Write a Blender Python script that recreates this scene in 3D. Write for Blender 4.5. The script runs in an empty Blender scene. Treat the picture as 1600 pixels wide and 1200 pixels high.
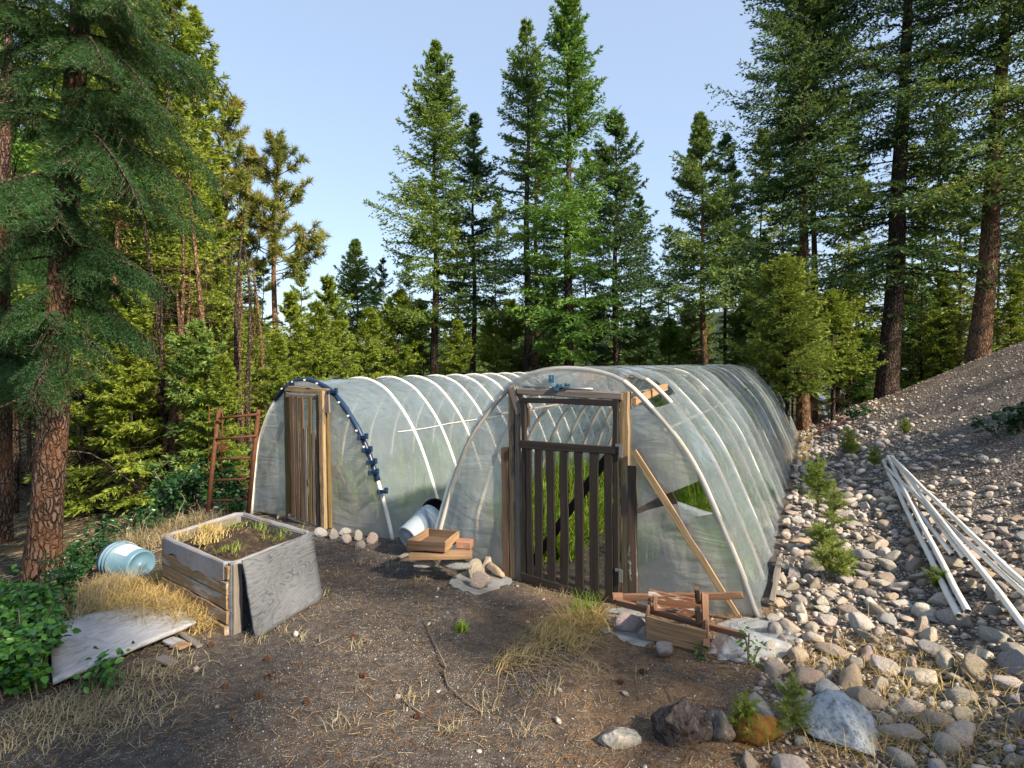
import bpy, math, random
import numpy as np
from mathutils import Vector, Matrix

R = math.radians
random.seed(7)
rng = np.random.default_rng(11)
scene = bpy.context.scene
COL = scene.collection

# ------------------------------------------------------------------ camera
EYE, FPX, HOR = 1.5, 900.0, 568.0
cam_d = bpy.data.cameras.new('camera'); cam = bpy.data.objects.new('camera', cam_d); COL.objects.link(cam)
cam.location = (0, 0, EYE); cam.rotation_euler = (R(90), 0, 0)
cam_d.sensor_width = 36; cam_d.lens = 36 * FPX / 1600
cam_d.shift_y = -(600 - HOR) / 1600
cam_d.clip_start = 0.05; cam_d.clip_end = 3000
scene.camera = cam

# ------------------------------------------------------------------ sky, sun, exposure
SUN_DIR = Vector((0.74, -0.62, 0.0)).normalized()
SUN_EL = R(36)
world = bpy.data.worlds.new('World'); scene.world = world; world.use_nodes = True
wn = world.node_tree; wn.nodes.clear()
sky = wn.nodes.new('ShaderNodeTexSky'); sky.sky_type = 'NISHITA'; sky.sun_disc = False
sky.sun_elevation = SUN_EL; sky.sun_rotation = math.atan2(SUN_DIR.x, SUN_DIR.y)
sky.air_density = 1.0; sky.dust_density = 1.6; sky.ozone_density = 1.5
bg = wn.nodes.new('ShaderNodeBackground'); bg.inputs[1].default_value = 0.15
wo = wn.nodes.new('ShaderNodeOutputWorld')
hz = wn.nodes.new('ShaderNodeMix'); hz.data_type = 'RGBA'; hz.inputs[0].default_value = 0.72
hz.inputs[7].default_value = (0.93, 1.13, 1.44, 1)          # thin pale smoke haze veils the whole sky
wn.links.new(sky.outputs[0], hz.inputs[6]); wn.links.new(hz.outputs[2], bg.inputs[0]); wn.links.new(bg.outputs[0], wo.inputs[0])
sun_d = bpy.data.lights.new('sun', 'SUN'); sun_d.energy = 3.5; sun_d.angle = R(2.5); sun_d.color = (1.0, 0.83, 0.62)
sun = bpy.data.objects.new('sun', sun_d); COL.objects.link(sun)
sd = Vector((SUN_DIR.x * math.cos(SUN_EL), SUN_DIR.y * math.cos(SUN_EL), math.sin(SUN_EL)))
sun.rotation_euler = sd.to_track_quat('Z', 'Y').to_euler()
sun.location = (20, -10, 20)
scene.view_settings.view_transform = 'Standard'; scene.view_settings.look = 'None'
scene.view_settings.exposure = 1.74; scene.view_settings.gamma = 1.0
scene.view_settings.use_curve_mapping = False
cy = scene.cycles
cy.use_denoising = True
cy.max_bounces = 8; cy.transparent_max_bounces = 16; cy.diffuse_bounces = 3; cy.transmission_bounces = 6; cy.glossy_bounces = 3
cy.caustics_reflective = False; cy.caustics_refractive = False
cy.sample_clamp_indirect = 4.0

# ------------------------------------------------------------------ small helpers
def V(*a): return np.array(a, float)
def sp(x, k=1.0):
    x = np.asarray(x, float) / k
    return k * np.where(x > 30, x, np.log1p(np.exp(np.minimum(x, 30))))
def ss(x, a, b):
    t = np.clip((np.asarray(x, float) - a) / (b - a), 0, 1); return t * t * (3 - 2 * t)
_perm = np.random.default_rng(3).random((256, 256))
def vnoise(x, y):
    x = np.asarray(x, float) + 1000.3; y = np.asarray(y, float) + 1000.7
    xi = np.floor(x).astype(int); yi = np.floor(y).astype(int); fx = x - xi; fy = y - yi
    fx = fx * fx * (3 - 2 * fx); fy = fy * fy * (3 - 2 * fy)
    g = lambda a, b: _perm[a % 256, b % 256]
    return (g(xi, yi) * (1 - fx) * (1 - fy) + g(xi + 1, yi) * fx * (1 - fy) + g(xi, yi + 1) * (1 - fx) * fy + g(xi + 1, yi + 1) * fx * fy) * 2 - 1
def fbm(x, y, o=4):
    s = 0; a = 1
    for i in range(o):
        s = s + a * vnoise(x * 2 ** i + 17 * i, y * 2 ** i - 9 * i); a *= 0.5
    return s

AX = V(0.4629, 0.8864, 0); WX = V(0.8864, -0.4629, 0); OR = V(1.47, 3.41, 0)   # greenhouse axis, width, near right foot
OL = V(-1.05, 5.02, 0)
def dl(x, y):
    dx = np.asarray(x, float) - OR[0]; dy = np.asarray(y, float) - OR[1]
    return dx * WX[0] + dy * WX[1], dx * AX[0] + dy * AX[1]
def gz(x, y):
    x = np.asarray(x, float); y = np.asarray(y, float)
    d, l = dl(x, y)
    z = 0.50 * sp(d - 0.85, 0.30) * ss(y, -3, 3) + 0.035 * sp(l, 0.5) * ss(d, 0.0, 1.2)
    z = z - 0.42 * sp(l - 12.2, 0.5) * ss(d, 0.2, 2.5)
    z = np.where(z > 5.5, 5.5 + (z - 5.5) * 0.1, z)
    z = z - 0.20 * np.minimum(sp(-x - 2.9 - 0.25 * np.maximum(0, 4 - y), 0.35), 9)
    z = z - 0.10 * np.minimum(sp(y - 13, 1.0), 40) * ss(-d, -6, 3)
    z = z + 0.035 * fbm(x * 0.7, y * 0.7, 4) * ss(np.hypot(x, y), 1, 3) + 0.012 * fbm(x * 5, y * 5, 3)
    z = z - 0.085 * np.exp(-((d + 1.02) / .72) ** 4) * np.exp(-((l + .08) / .5) ** 2)      # worn hollow at the gate
    r = np.hypot(x, y)
    z = z + 45 * ss(r, 120, 420) * (0.55 + 0.45 * fbm(x / 90, y / 90, 3))
    return z
def gzf(x, y): return float(gz(x, y))
def P(px, py, Y): return V((px - 800) / FPX * Y, Y, EYE - (py - HOR) / FPX * Y)
def G(px, py):
    """where the line of sight through a picture point meets the ground"""
    t = 1.2; prev = t
    while t < 60:
        p = P(px, py, t)
        if p[2] <= gzf(p[0], p[1]): break
        prev = t; t *= 1.02
    a, b = prev, t
    for _ in range(18):
        m = (a + b) / 2; p = P(px, py, m)
        if p[2] <= gzf(p[0], p[1]): b = m
        else: a = m
    return P(px, py, b)

def props(o, label=None, cat=None, group=None, kind=None):
    if label: o['label'] = label
    if cat: o['category'] = cat
    if group: o['group'] = group
    if kind: o['kind'] = kind
    return o
def thing(name, loc, label, cat, group=None):
    o = bpy.data.objects.new(name, None); COL.objects.link(o); o.location = tuple(loc); o.empty_display_size = .1
    return props(o, label, cat, group)
def link(me, name, mat, parent=None, M=None, smooth=False):
    if isinstance(mat, (list, tuple)):
        for m in mat: me.materials.append(m)
    elif mat: me.materials.append(mat)
    if smooth: me.polygons.foreach_set('use_smooth', [True] * len(me.polygons))
    o = bpy.data.objects.new(name, me); COL.objects.link(o)
    M = M.copy() if M is not None else Matrix.Identity(4)
    if parent:
        o.parent = parent
        q = parent; T = Vector((0, 0, 0))
        while q: 
            T += q.matrix_basis.translation; q = q.parent
        # parents carry no rotation when they hold parts built in world space
        M = Matrix.Translation(-T) @ M
    o.matrix_basis = M
    return o
def tri_mesh(name, verts, nface, k=3):
    """verts (n,3) used k at a time per face, unshared"""
    me = bpy.data.meshes.new(name); n = len(verts)
    me.vertices.add(n); me.vertices.foreach_set('co', np.asarray(verts, np.float32).ravel())
    me.loops.add(n); me.loops.foreach_set('vertex_index', np.arange(n, dtype=np.int32))
    f = n // k; me.polygons.add(f)
    me.polygons.foreach_set('loop_start', np.arange(0, n, k, dtype=np.int32))
    me.polygons.foreach_set('loop_total', np.full(f, k, np.int32))
    me.update(calc_edges=True); return me
def idx_mesh(name, verts, faces):
    """faces (m,k) index array"""
    faces = np.asarray(faces, np.int32); m, k = faces.shape
    me = bpy.data.meshes.new(name)
    me.vertices.add(len(verts)); me.vertices.foreach_set('co', np.asarray(verts, np.float32).ravel())
    me.loops.add(m * k); me.loops.foreach_set('vertex_index', faces.ravel())
    me.polygons.add(m); me.polygons.foreach_set('loop_start', np.arange(0, m * k, k, dtype=np.int32))
    me.polygons.foreach_set('loop_total', np.full(m, k, np.int32))
    me.update(calc_edges=True); return me
class MB:
    def __init__(s): s.v = []; s.f = []
    def add(s, v, f):
        b = len(s.v); s.v += [tuple(map(float, p)) for p in v]; s.f += [tuple(i + b for i in q) for q in f]
    def box(s, c, h, M=None, taper=0):
        pts = [Vector((sx * h[0], sy * h[1], sz * h[2])) for sx in (-1, 1) for sy in (-1, 1) for sz in (-1, 1)]
        pts = [(M @ p if M else p) + Vector(c) for p in pts]
        s.add(pts, [(0, 1, 3, 2), (4, 6, 7, 5), (0, 4, 5, 1), (2, 3, 7, 6), (0, 2, 6, 4), (1, 5, 7, 3)])
    def tube(s, pts, rad, n=8, cap=True):
        pts = [np.asarray(p, float) for p in pts]; m = len(pts)
        rad = [rad] * m if np.isscalar(rad) else rad
        t0 = pts[1] - pts[0]; ref = V(0, 0, 1) if abs(t0[2]) < .9 * np.linalg.norm(t0) else V(1, 0, 0)
        rings = []; u = None
        for i in range(m):
            t = pts[min(i + 1, m - 1)] - pts[max(i - 1, 0)]; t = t / (np.linalg.norm(t) + 1e-9)
            if u is None: u = np.cross(t, ref)
            u = u - t * np.dot(u, t); u /= np.linalg.norm(u) + 1e-9; w = np.cross(t, u)
            rings.append([pts[i] + rad[i] * (u * math.cos(2 * math.pi * k / n) + w * math.sin(2 * math.pi * k / n)) for k in range(n)])
        v = [p for r in rings for p in r]
        f = [(i * n + k, i * n + (k + 1) % n, (i + 1) * n + (k + 1) % n, (i + 1) * n + k) for i in range(m - 1) for k in range(n)]
        if cap: f += [tuple(reversed(range(n))), tuple((m - 1) * n + k for k in range(n))]
        s.add(v, f)
    def mesh(s, name='m', bevel=0):
        me = bpy.data.meshes.new(name); me.from_pydata(s.v, [], s.f); me.update()
        if bevel:
            import bmesh
            bm = bmesh.new(); bm.from_mesh(me)
            bmesh.ops.bevel(bm, geom=list(bm.edges), offset=bevel, segments=1, affect='EDGES', profile=0.5)
            bmesh.ops.recalc_face_normals(bm, faces=bm.faces); bm.to_mesh(me); bm.free()
        return me
def frame(o, x, y):
    """matrix with local X along x, local Y near y"""
    x = Vector(x).normalized(); z = x.cross(Vector(y)).normalized(); y = z.cross(x)
    M = Matrix((x, y, z)).transposed().to_4x4(); M.translation = Vector(o); return M
def board(name, p0, p1, width, thick, side, mat, parent=None, rough=0.004, seed=None):
    """a sawn board from p0 to p1; width runs along 'side'; slightly uneven edges; local X is the grain"""
    p0, p1 = np.asarray(p0, float), np.asarray(p1, float); L = np.linalg.norm(p1 - p0)
    M = frame((p0 + p1) / 2, p1 - p0, side)
    rr = random.Random(seed if seed is not None else int(abs(p0[0] * 971 + p0[2] * 331 + p1[1] * 77) * 10))
    n = max(2, int(L / 0.12)); mb = MB(); v = []; cb = min(width, thick) * .12
    for i in range(n + 1):
        x = -L / 2 + L * i / n; e = [rr.uniform(-1, 1) * rough for _ in range(4)]
        a, b = width / 2, thick / 2
        ring = [(-a + cb, -b), (a - cb, -b), (a, -b + cb), (a, b - cb), (a - cb, b), (-a + cb, b), (-a, b - cb), (-a, -b + cb)]
        for j, (y, z) in enumerate(ring):
            v.append((x + (rr.uniform(-1, 1) * rough * 1.5 if i in (0, n) else 0), y + e[0 if y > 0 else 1], z + e[2] * .4))
    f = [(i * 8 + k, i * 8 + (k + 1) % 8, (i + 1) * 8 + (k + 1) % 8, (i + 1) * 8 + k) for i in range(n) for k in range(8)]
    f += [tuple(reversed(range(8))), tuple(n * 8 + k for k in range(8))]
    mb.add(v, f)
    return link(mb.mesh(name), name, mat, parent, M)

# ------------------------------------------------------------------ materials
class NT:
    def __init__(s, name):
        s.m = bpy.data.materials.new(name); s.m.use_nodes = True; s.t = s.m.node_tree; s.t.nodes.clear()
        s.out = s.n('ShaderNodeOutputMaterial')
    def n(s, typ, ins=None, **kw):
        nd = s.t.nodes.new(typ)
        for k, v in kw.items(): setattr(nd, k, v)
        for k, v in (ins or {}).items():
            if isinstance(v, bpy.types.NodeSocket): s.t.links.new(v, nd.inputs[k])
            else: nd.inputs[k].default_value = v
        return nd
    def noise(s, vec, scale, detail=4, rough=.6, dist=0):
        return s.n('ShaderNodeTexNoise', {'Vector': vec, 'Scale': scale, 'Detail': detail, 'Roughness': rough, 'Distortion': dist}).outputs[0]
    def map(s, vec, sc): return s.n('ShaderNodeMapping', {'Vector': vec, 'Scale': sc}).outputs[0]
    def ramp(s, fac, stops):
        r = s.n('ShaderNodeValToRGB', {'Fac': fac}); e = r.color_ramp.elements
        while len(e) < len(stops): e.new(0.5)
        for q, (p, c) in zip(e, stops): q.position = p; q.color = (*c, 1) if not np.isscalar(c) else (c, c, c, 1)
        return r.outputs[0]
    def mix(s, fac, a, b, mode='MIX'):
        nd = s.n('ShaderNodeMix', data_type='RGBA', blend_type=mode)
        for i, v in ((0, fac), (6, a), (7, b)):
            if isinstance(v, bpy.types.NodeSocket): s.t.links.new(v, nd.inputs[i])
            else: nd.inputs[i].default_value = v if i == 0 else ((*v, 1) if len(v) == 3 else v)
        return nd.outputs[2]
    def math(s, op, a, b=0.0, clamp=False):
        return s.n('ShaderNodeMath', {0: a, 1: b}, operation=op, use_clamp=clamp).outputs[0]
    def bump(s, h, strength=.5, dist=.01):
        return s.n('ShaderNodeBump', {'Height': h, 'Strength': strength, 'Distance': dist}).outputs[0]
    def bsdf(s, col, rough=.7, normal=None, spec=.4, metal=0):
        ins = {'Base Color': col if isinstance(col, bpy.types.NodeSocket) else (*col, 1), 'Roughness': rough, 'Specular IOR Level': spec, 'Metallic': metal}
        if normal is not None: ins['Normal'] = normal
        return s.n('ShaderNodeBsdfPrincipled', ins).outputs[0]
    def done(s, sh): s.t.links.new(sh, s.out.inputs[0]); return s.m
def obj_vec(t): return t.n('ShaderNodeTexCoord').outputs['Object']
def pos_vec(t): return t.n('ShaderNodeNewGeometry').outputs['Position']

def wood(name, dark, light, wear=None, rough=.8, gs=1.0, wearamt=.5):
    t = NT(name); v = obj_vec(t); rnd = t.n('ShaderNodeObjectInfo').outputs['Random']
    off = t.n('ShaderNodeVectorMath', {0: v, 1: t.n('ShaderNodeCombineXYZ', {0: rnd, 1: rnd, 2: rnd}).outputs[0]}, operation='ADD').outputs[0]
    g = t.noise(t.map(off, (3 * gs, 70 * gs, 70 * gs)), 1.0, 6, .65, .6)
    g2 = t.noise(t.map(off, (1.5, 14, 14)), 1.0, 3, .5, .4)
    c = t.ramp(g, [(.3, dark), (.68, light)])
    c = t.mix(t.math('MULTIPLY', g2, .7), c, tuple(x * .55 for x in light), 'MIX')
    kn = t.n('ShaderNodeTexVoronoi', {'Vector': t.map(off, (2.2, 9, 9)), 'Scale': 1.0}).outputs['Distance']
    c = t.mix(t.ramp(kn, [(.06, 1.0), (.12, 0.0)]), c, tuple(x * .35 for x in dark))
    if wear:
        w = t.noise(t.map(off, (2.5, 12, 12)), 1.0, 5, .7, .3)
        c = t.mix(t.ramp(w, [(1 - wearamt, 0.0), (1 - wearamt + .07, 1.0)]), c, wear)
    return t.done(t.bsdf(c, rough, t.bump(g, .6, .004)))
W_TAN = wood('weathered_tan_wood', (.10, .07, .04), (.40, .29, .16), wear=(.10, .085, .07), wearamt=.45)
W_ORANGE = wood('orange_brown_wood', (.13, .08, .045), (.42, .27, .15))
W_BROWN = wood('brown_wood', (.04, .026, .017), (.16, .105, .068))
W_DARK = wood('dark_stained_wood', (.008, .007, .0065), (.032, .025, .021), rough=.55)
W_GREY = wood('grey_weathered_wood', (.07, .06, .055), (.24, .215, .19))
W_PEEL = wood('peeling_white_on_dark_wood', (.03, .02, .018), (.09, .065, .05), wear=(.42, .44, .46), wearamt=.42)
W_RED = wood('red_brown_wood', (.09, .045, .028), (.30, .165, .10))
W_REDW = wood('red_brown_wood_with_flaking_white_paint', (.11, .045, .02), (.28, .13, .07), wear=(.7, .66, .6), wearamt=.52)
W_MOSS = wood('mossy_brown_wood', (.05, .035, .012), (.18, .13, .05), wear=(.12, .12, .03), wearamt=.36)
W_PLANK = wood('planter_plank_wood', (.12, .07, .035), (.38, .25, .13), wear=(.33, .30, .26), wearamt=.46)

def plywood(name, dark, light, sc=1.0):
    t = NT(name); v = obj_vec(t)
    w = t.noise(t.map(v, (1.8 * sc, 6.5 * sc, 6.5 * sc)), 1.0, 3, .55, .9)
    band = t.math('FRACT', t.math('MULTIPLY', w, 19.0))
    band = t.ramp(band, [(.0, 0.0), (.55, .25), (.86, 1.0), (1.0, 0.0)])
    fine = t.noise(t.map(v, (8, 160, 160)), 1.0, 5, .7)
    c = t.mix(band, light, dark)
    c = t.mix(t.math('MULTIPLY', fine, .55), c, tuple(x * .5 for x in light))
    big = t.noise(v, 2.5, 4, .6)
    c = t.mix(t.ramp(big, [(.4, 0.0), (.7, .55)]), c, tuple(x * 1.35 for x in light))
    kn = t.n('ShaderNodeTexVoronoi', {'Vector': t.map(v, (3, 5, 5)), 'Scale': 1.0}).outputs['Distance']
    c = t.mix(t.ramp(kn, [(.05, 1.0), (.09, 0.0)]), c, tuple(x * .4 for x in dark))
    return t.done(t.bsdf(c, .85, t.bump(t.math('ADD', fine, band), .4, .003)))
PLY = plywood('grey_weathered_plywood', (.03, .035, .043), (.115, .127, .145))
PLYF = plywood('pale_weathered_plywood', (.20, .21, .23), (.38, .39, .41), .6)

def simple(name, col, rough=.5, var=.25, nscale=12, spec=.4, metal=0, bump=.15, dirt=None):
    t = NT(name); v = obj_vec(t); n = t.noise(v, nscale, 5, .65)
    c = t.mix(t.ramp(n, [(.3, 0.0), (.75, 1.0)]), col, tuple(x * (1 - var) for x in col))
    if dirt:
        n2 = t.noise(v, nscale * .45, 6, .75); c = t.mix(t.ramp(n2, [(.5, 0.0), (.66, .75)]), c, dirt)
    return t.done(t.bsdf(c, rough, t.bump(n, bump, .004), spec, metal))
PVC = simple('white_pvc', (.74, .73, .70), .35, .15, 6, .5, dirt=(.45, .40, .33), bump=.03)
PVC_OLD = simple('grimy_white_pvc', (.50, .49, .46), .45, .2, 6, .4, dirt=(.42, .35, .25), bump=.05)
BLUE = simple('navy_plastic', (.012, .035, .085), .35, .4, 20)
BLUEC = simple('faded_blue_clip', (.05, .16, .26), .4, .3, 30)
RUST = simple('rusty_steel', (.14, .055, .025), .8, .6, 30, .3, .2, .6, dirt=(.05, .035, .03))
GALV = simple('galvanised_steel', (.32, .33, .34), .45, .3, 30, .5, .7)
BUCK = simple('pale_blue_grey_plastic', (.095, .19, .27), .4, .12, 8, dirt=(.20, .25, .27), bump=.05)
BUCKW = simple('white_plastic_bucket', (.38, .46, .52), .4, .12, 8, dirt=(.38, .40, .40), bump=.05)
BLACKP = simple('black_plastic', (.018, .017, .019), .4, .3, 12)
LINER = simple('grey_sheet_liner', (.25, .255, .28), .55, .25, 14, dirt=(.22, .17, .13), bump=.5)
PAPER = simple('white_paper_label', (.72, .76, .78), .6, .3, 40, dirt=(.3, .4, .5))
REDH = simple('faded_red_hose', (.34, .06, .05), .5, .3, 20)
BRICK = simple('red_brick', (.32, .14, .09), .9, .4, 20, bump=.5, dirt=(.3, .25, .2))

def bark(name, dark, light, sc=1.0, orange=None):
    t = NT(name); v = obj_vec(t); v = t.n('ShaderNodeVectorMath', {0: v, 1: t.n('ShaderNodeVectorMath', {0: t.n('ShaderNodeTexNoise', {'Vector': v, 'Scale': 9.0 * sc, 'Detail': 5}).outputs['Color'], 1: (.09 / sc, .09 / sc, .2 / sc)}, operation='MULTIPLY').outputs[0]}, operation='ADD').outputs[0]
    vor = t.n('ShaderNodeTexVoronoi', {'Vector': t.map(v, (30 * sc, 30 * sc, 7 * sc)), 'Scale': 1.0}, feature='DISTANCE_TO_EDGE').outputs['Distance']
    n = t.noise(t.map(v, (34 * sc, 34 * sc, 12 * sc)), 1.0, 7, .7)
    h = t.math('ADD', t.ramp(vor, [(.0, 0.0), (.22, 1.0)]), n)
    c = t.ramp(t.math('MULTIPLY', h, .5), [(.25, dark), (.85, light)])
    if orange: c = t.mix(t.ramp(t.noise(v, 4 * sc, 3), [(.48, 0.0), (.6, .8)]), c, orange)
    return t.done(t.bsdf(c, .95, t.bump(h, 1.0, .03), .15))
BARK_FIR = bark('fir_bark', (.028, .02, .016), (.15, .115, .092))
BARK_BIG = bark('big_fir_bark', (.035, .02, .014), (.21, .145, .11), 1.2, (.17, .09, .055))
BARK_PINE = bark('pine_bark', (.06, .036, .024), (.29, .19, .125), 1.0, (.30, .175, .095))
TWIG = simple('dead_twig', (.19, .155, .125), .9, .4, 30, .1)

def needles(name, a, b, tip, trans=.3):
    t = NT(name); g = t.n('ShaderNodeNewGeometry'); oi = t.n('ShaderNodeObjectInfo')
    v = obj_vec(t)
    n = t.noise(v, 1.1, 3, .6)
    f = t.math('ADD', t.math('MULTIPLY', g.outputs['Random Per Island'], .45), t.math('MULTIPLY', n, .8))
    f = t.math('ADD', f, t.math('MULTIPLY', t.math('SUBTRACT', oi.outputs['Random'], .5), .25))
    c = t.ramp(f, [(.3, a), (.62, b), (.92, tip)])
    d = t.bsdf(c, .55, None, .35)
    tr = t.n('ShaderNodeBsdfTranslucent', {'Color': t.mix(.5, c, (.25, .32, .03), 'MIX')}).outputs[0]
    return t.done(t.n('ShaderNodeMixShader', {0: trans, 1: d, 2: tr}).outputs[0])
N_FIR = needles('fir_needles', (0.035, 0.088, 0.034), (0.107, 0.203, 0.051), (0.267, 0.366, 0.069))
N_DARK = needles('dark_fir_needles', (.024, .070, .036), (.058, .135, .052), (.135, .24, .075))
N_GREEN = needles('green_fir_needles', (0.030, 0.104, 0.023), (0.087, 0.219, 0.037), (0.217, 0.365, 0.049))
N_YEL = needles('sunlit_yellow_green_needles', (.080, .132, .018), (.19, .262, .030), (.32, .38, .055), .34)  # the yellow of sunlit foliage is put into these needle colours
N_BLUEG = needles('blue_green_spruce_needles', (0.043, 0.095, 0.051), (0.095, 0.193, 0.076), (0.235, 0.329, 0.090))
N_PINE = needles('pine_needles', (0.066, 0.100, 0.026), (0.160, 0.209, 0.043), (0.377, 0.290, 0.072))
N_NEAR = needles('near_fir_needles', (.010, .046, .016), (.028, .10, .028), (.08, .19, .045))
N_SEED = needles('young_pine_needles', (.075, .13, .02), (.17, .25, .035), (.31, .36, .065))
N_WEED = needles('weed_leaves', (0.078, 0.182, 0.016), (0.195, 0.338, 0.026), (0.442, 0.494, 0.052), .45)
N_BROWN = needles('dead_brown_needles', (.14, .06, .02), (.24, .11, .035), (.34, .18, .06))
CONE = simple('fir_cone_brown', (.12, .06, .035), .9, .5, 60)
N_STRAW = needles('dry_straw', (.26, .18, .07), (.46, .34, .14), (.62, .50, .24), .2)
N_STRAWG = needles('faded_grey_straw', (.16, .13, .075), (.30, .25, .15), (.44, .38, .25), .2)
def leaf(name, a, b):
    t = NT(name); g = t.n('ShaderNodeNewGeometry')
    c = t.ramp(g.outputs['Random Per Island'], [(.1, a), (.9, b)])
    d = t.bsdf(c, .35, None, .5); tr = t.n('ShaderNodeBsdfTranslucent', {'Color': c}).outputs[0]
    return t.done(t.n('ShaderNodeMixShader', {0: .3, 1: d, 2: tr}).outputs[0])
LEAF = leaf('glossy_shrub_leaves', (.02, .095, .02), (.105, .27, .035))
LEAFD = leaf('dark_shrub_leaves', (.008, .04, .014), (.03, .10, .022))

def stone_mat(name, use_obj):
    t = NT(name); v = obj_vec(t); g = t.n('ShaderNodeNewGeometry'); oi = t.n('ShaderNodeObjectInfo')
    if use_obj: base = oi.outputs['Color']
    else:
        base = t.ramp(g.outputs['Random Per Island'], [(.0, (.24, .24, .245)), (.18, (.42, .395, .36)), (.36, (.33, .325, .32)), (.52, (.50, .46, .40)), (.66, (.38, .35, .32)), (.8, (.42, .34, .30)), (.9, (.56, .54, .50)), (1, (.22, .215, .21))])
        t.t.nodes[-1].color_ramp.interpolation = 'LINEAR'
    n = t.noise(v, 38, 5, .75); m = t.noise(v, 6, 4, .6)
    c = t.mix(t.ramp(n, [(.36, .7), (.52, 0.0)]), base, (.06, .055, .05))
    c = t.mix(t.ramp(n, [(.56, 0.0), (.7, .6)]), c, (.5, .47, .43))
    c = t.mix(t.ramp(m, [(.45, 0.0), (.7, .45)]), c, (.20, .15, .11))
    return t.done(t.bsdf(c, .85, t.bump(t.math('ADD', n, t.math('MULTIPLY', m, 1.5)), .8, .012), .25))
STONE = stone_mat('river_stone', True); GRAVEL = stone_mat('river_gravel', False)

def film(name, opac, tint=(.80, .84, .87), gloss=.5, wr=1.0, through=(.64, .74, .80)):
    t = NT(name); v = obj_vec(t)
    st = t.noise(t.map(v, (1.3, 1.3, 4.0)), 1.4 * wr, 4, .5, 1.8)
    wr2 = t.noise(t.map(v, (5.0, 5.0, 1.2)), 1.0 * wr, 3, .5, 1.2)
    h = t.math('ADD', st, t.math('MULTIPLY', wr2, .6))
    nrm = t.bump(h, .38, .05)
    dirt = t.noise(v, 2.2, 6, .7, .5)
    op = t.ramp(dirt, [(.3, opac * .72), (.7, min(1, opac * 1.25))])
    streak = t.ramp(wr2, [(.55, 0.0), (.75, .22)])
    op = t.math('ADD', op, t.math('MULTIPLY', streak, .5), True)
    dif = t.n('ShaderNodeBsdfDiffuse', {'Color': (*tint, 1), 'Normal': nrm}).outputs[0]
    trl = t.n('ShaderNodeBsdfTranslucent', {'Color': (*through, 1), 'Normal': nrm}).outputs[0]
    milky = t.n('ShaderNodeMixShader', {0: .55, 1: dif, 2: trl}).outputs[0]
    clear = t.n('ShaderNodeBsdfTransparent', {'Color': (.97, .98, .98, 1)}).outputs[0]
    body = t.n('ShaderNodeMixShader', {0: op, 1: clear, 2: milky}).outputs[0]
    gl = t.n('ShaderNodeBsdfGlossy', {'Color': (1, 1, 1, 1), 'Roughness': .11, 'Normal': nrm}).outputs[0]
    fr = t.n('ShaderNodeLayerWeight', {'Blend': .22, 'Normal': nrm}).outputs['Facing']
    fr = t.math('MULTIPLY', t.math('ADD', t.math('POWER', fr, 2.2), .05), gloss, True)
    return t.done(t.n('ShaderNodeMixShader', {0: fr, 1: body, 2: gl}).outputs[0])
FILM_ROOF = film('greenhouse_film', .60, (.32, .405, .48), 1.4, through=(.56, .645, .70))
FILM_FRONT = film('greenhouse_end_film', .55, (.56, .605, .62), .7, through=(.70, .73, .75))
FILM_LOOSE = film('loose_crumpled_film', .62, (.66, .73, .80), .9, 2.0, (.7, .75, .8))

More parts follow.
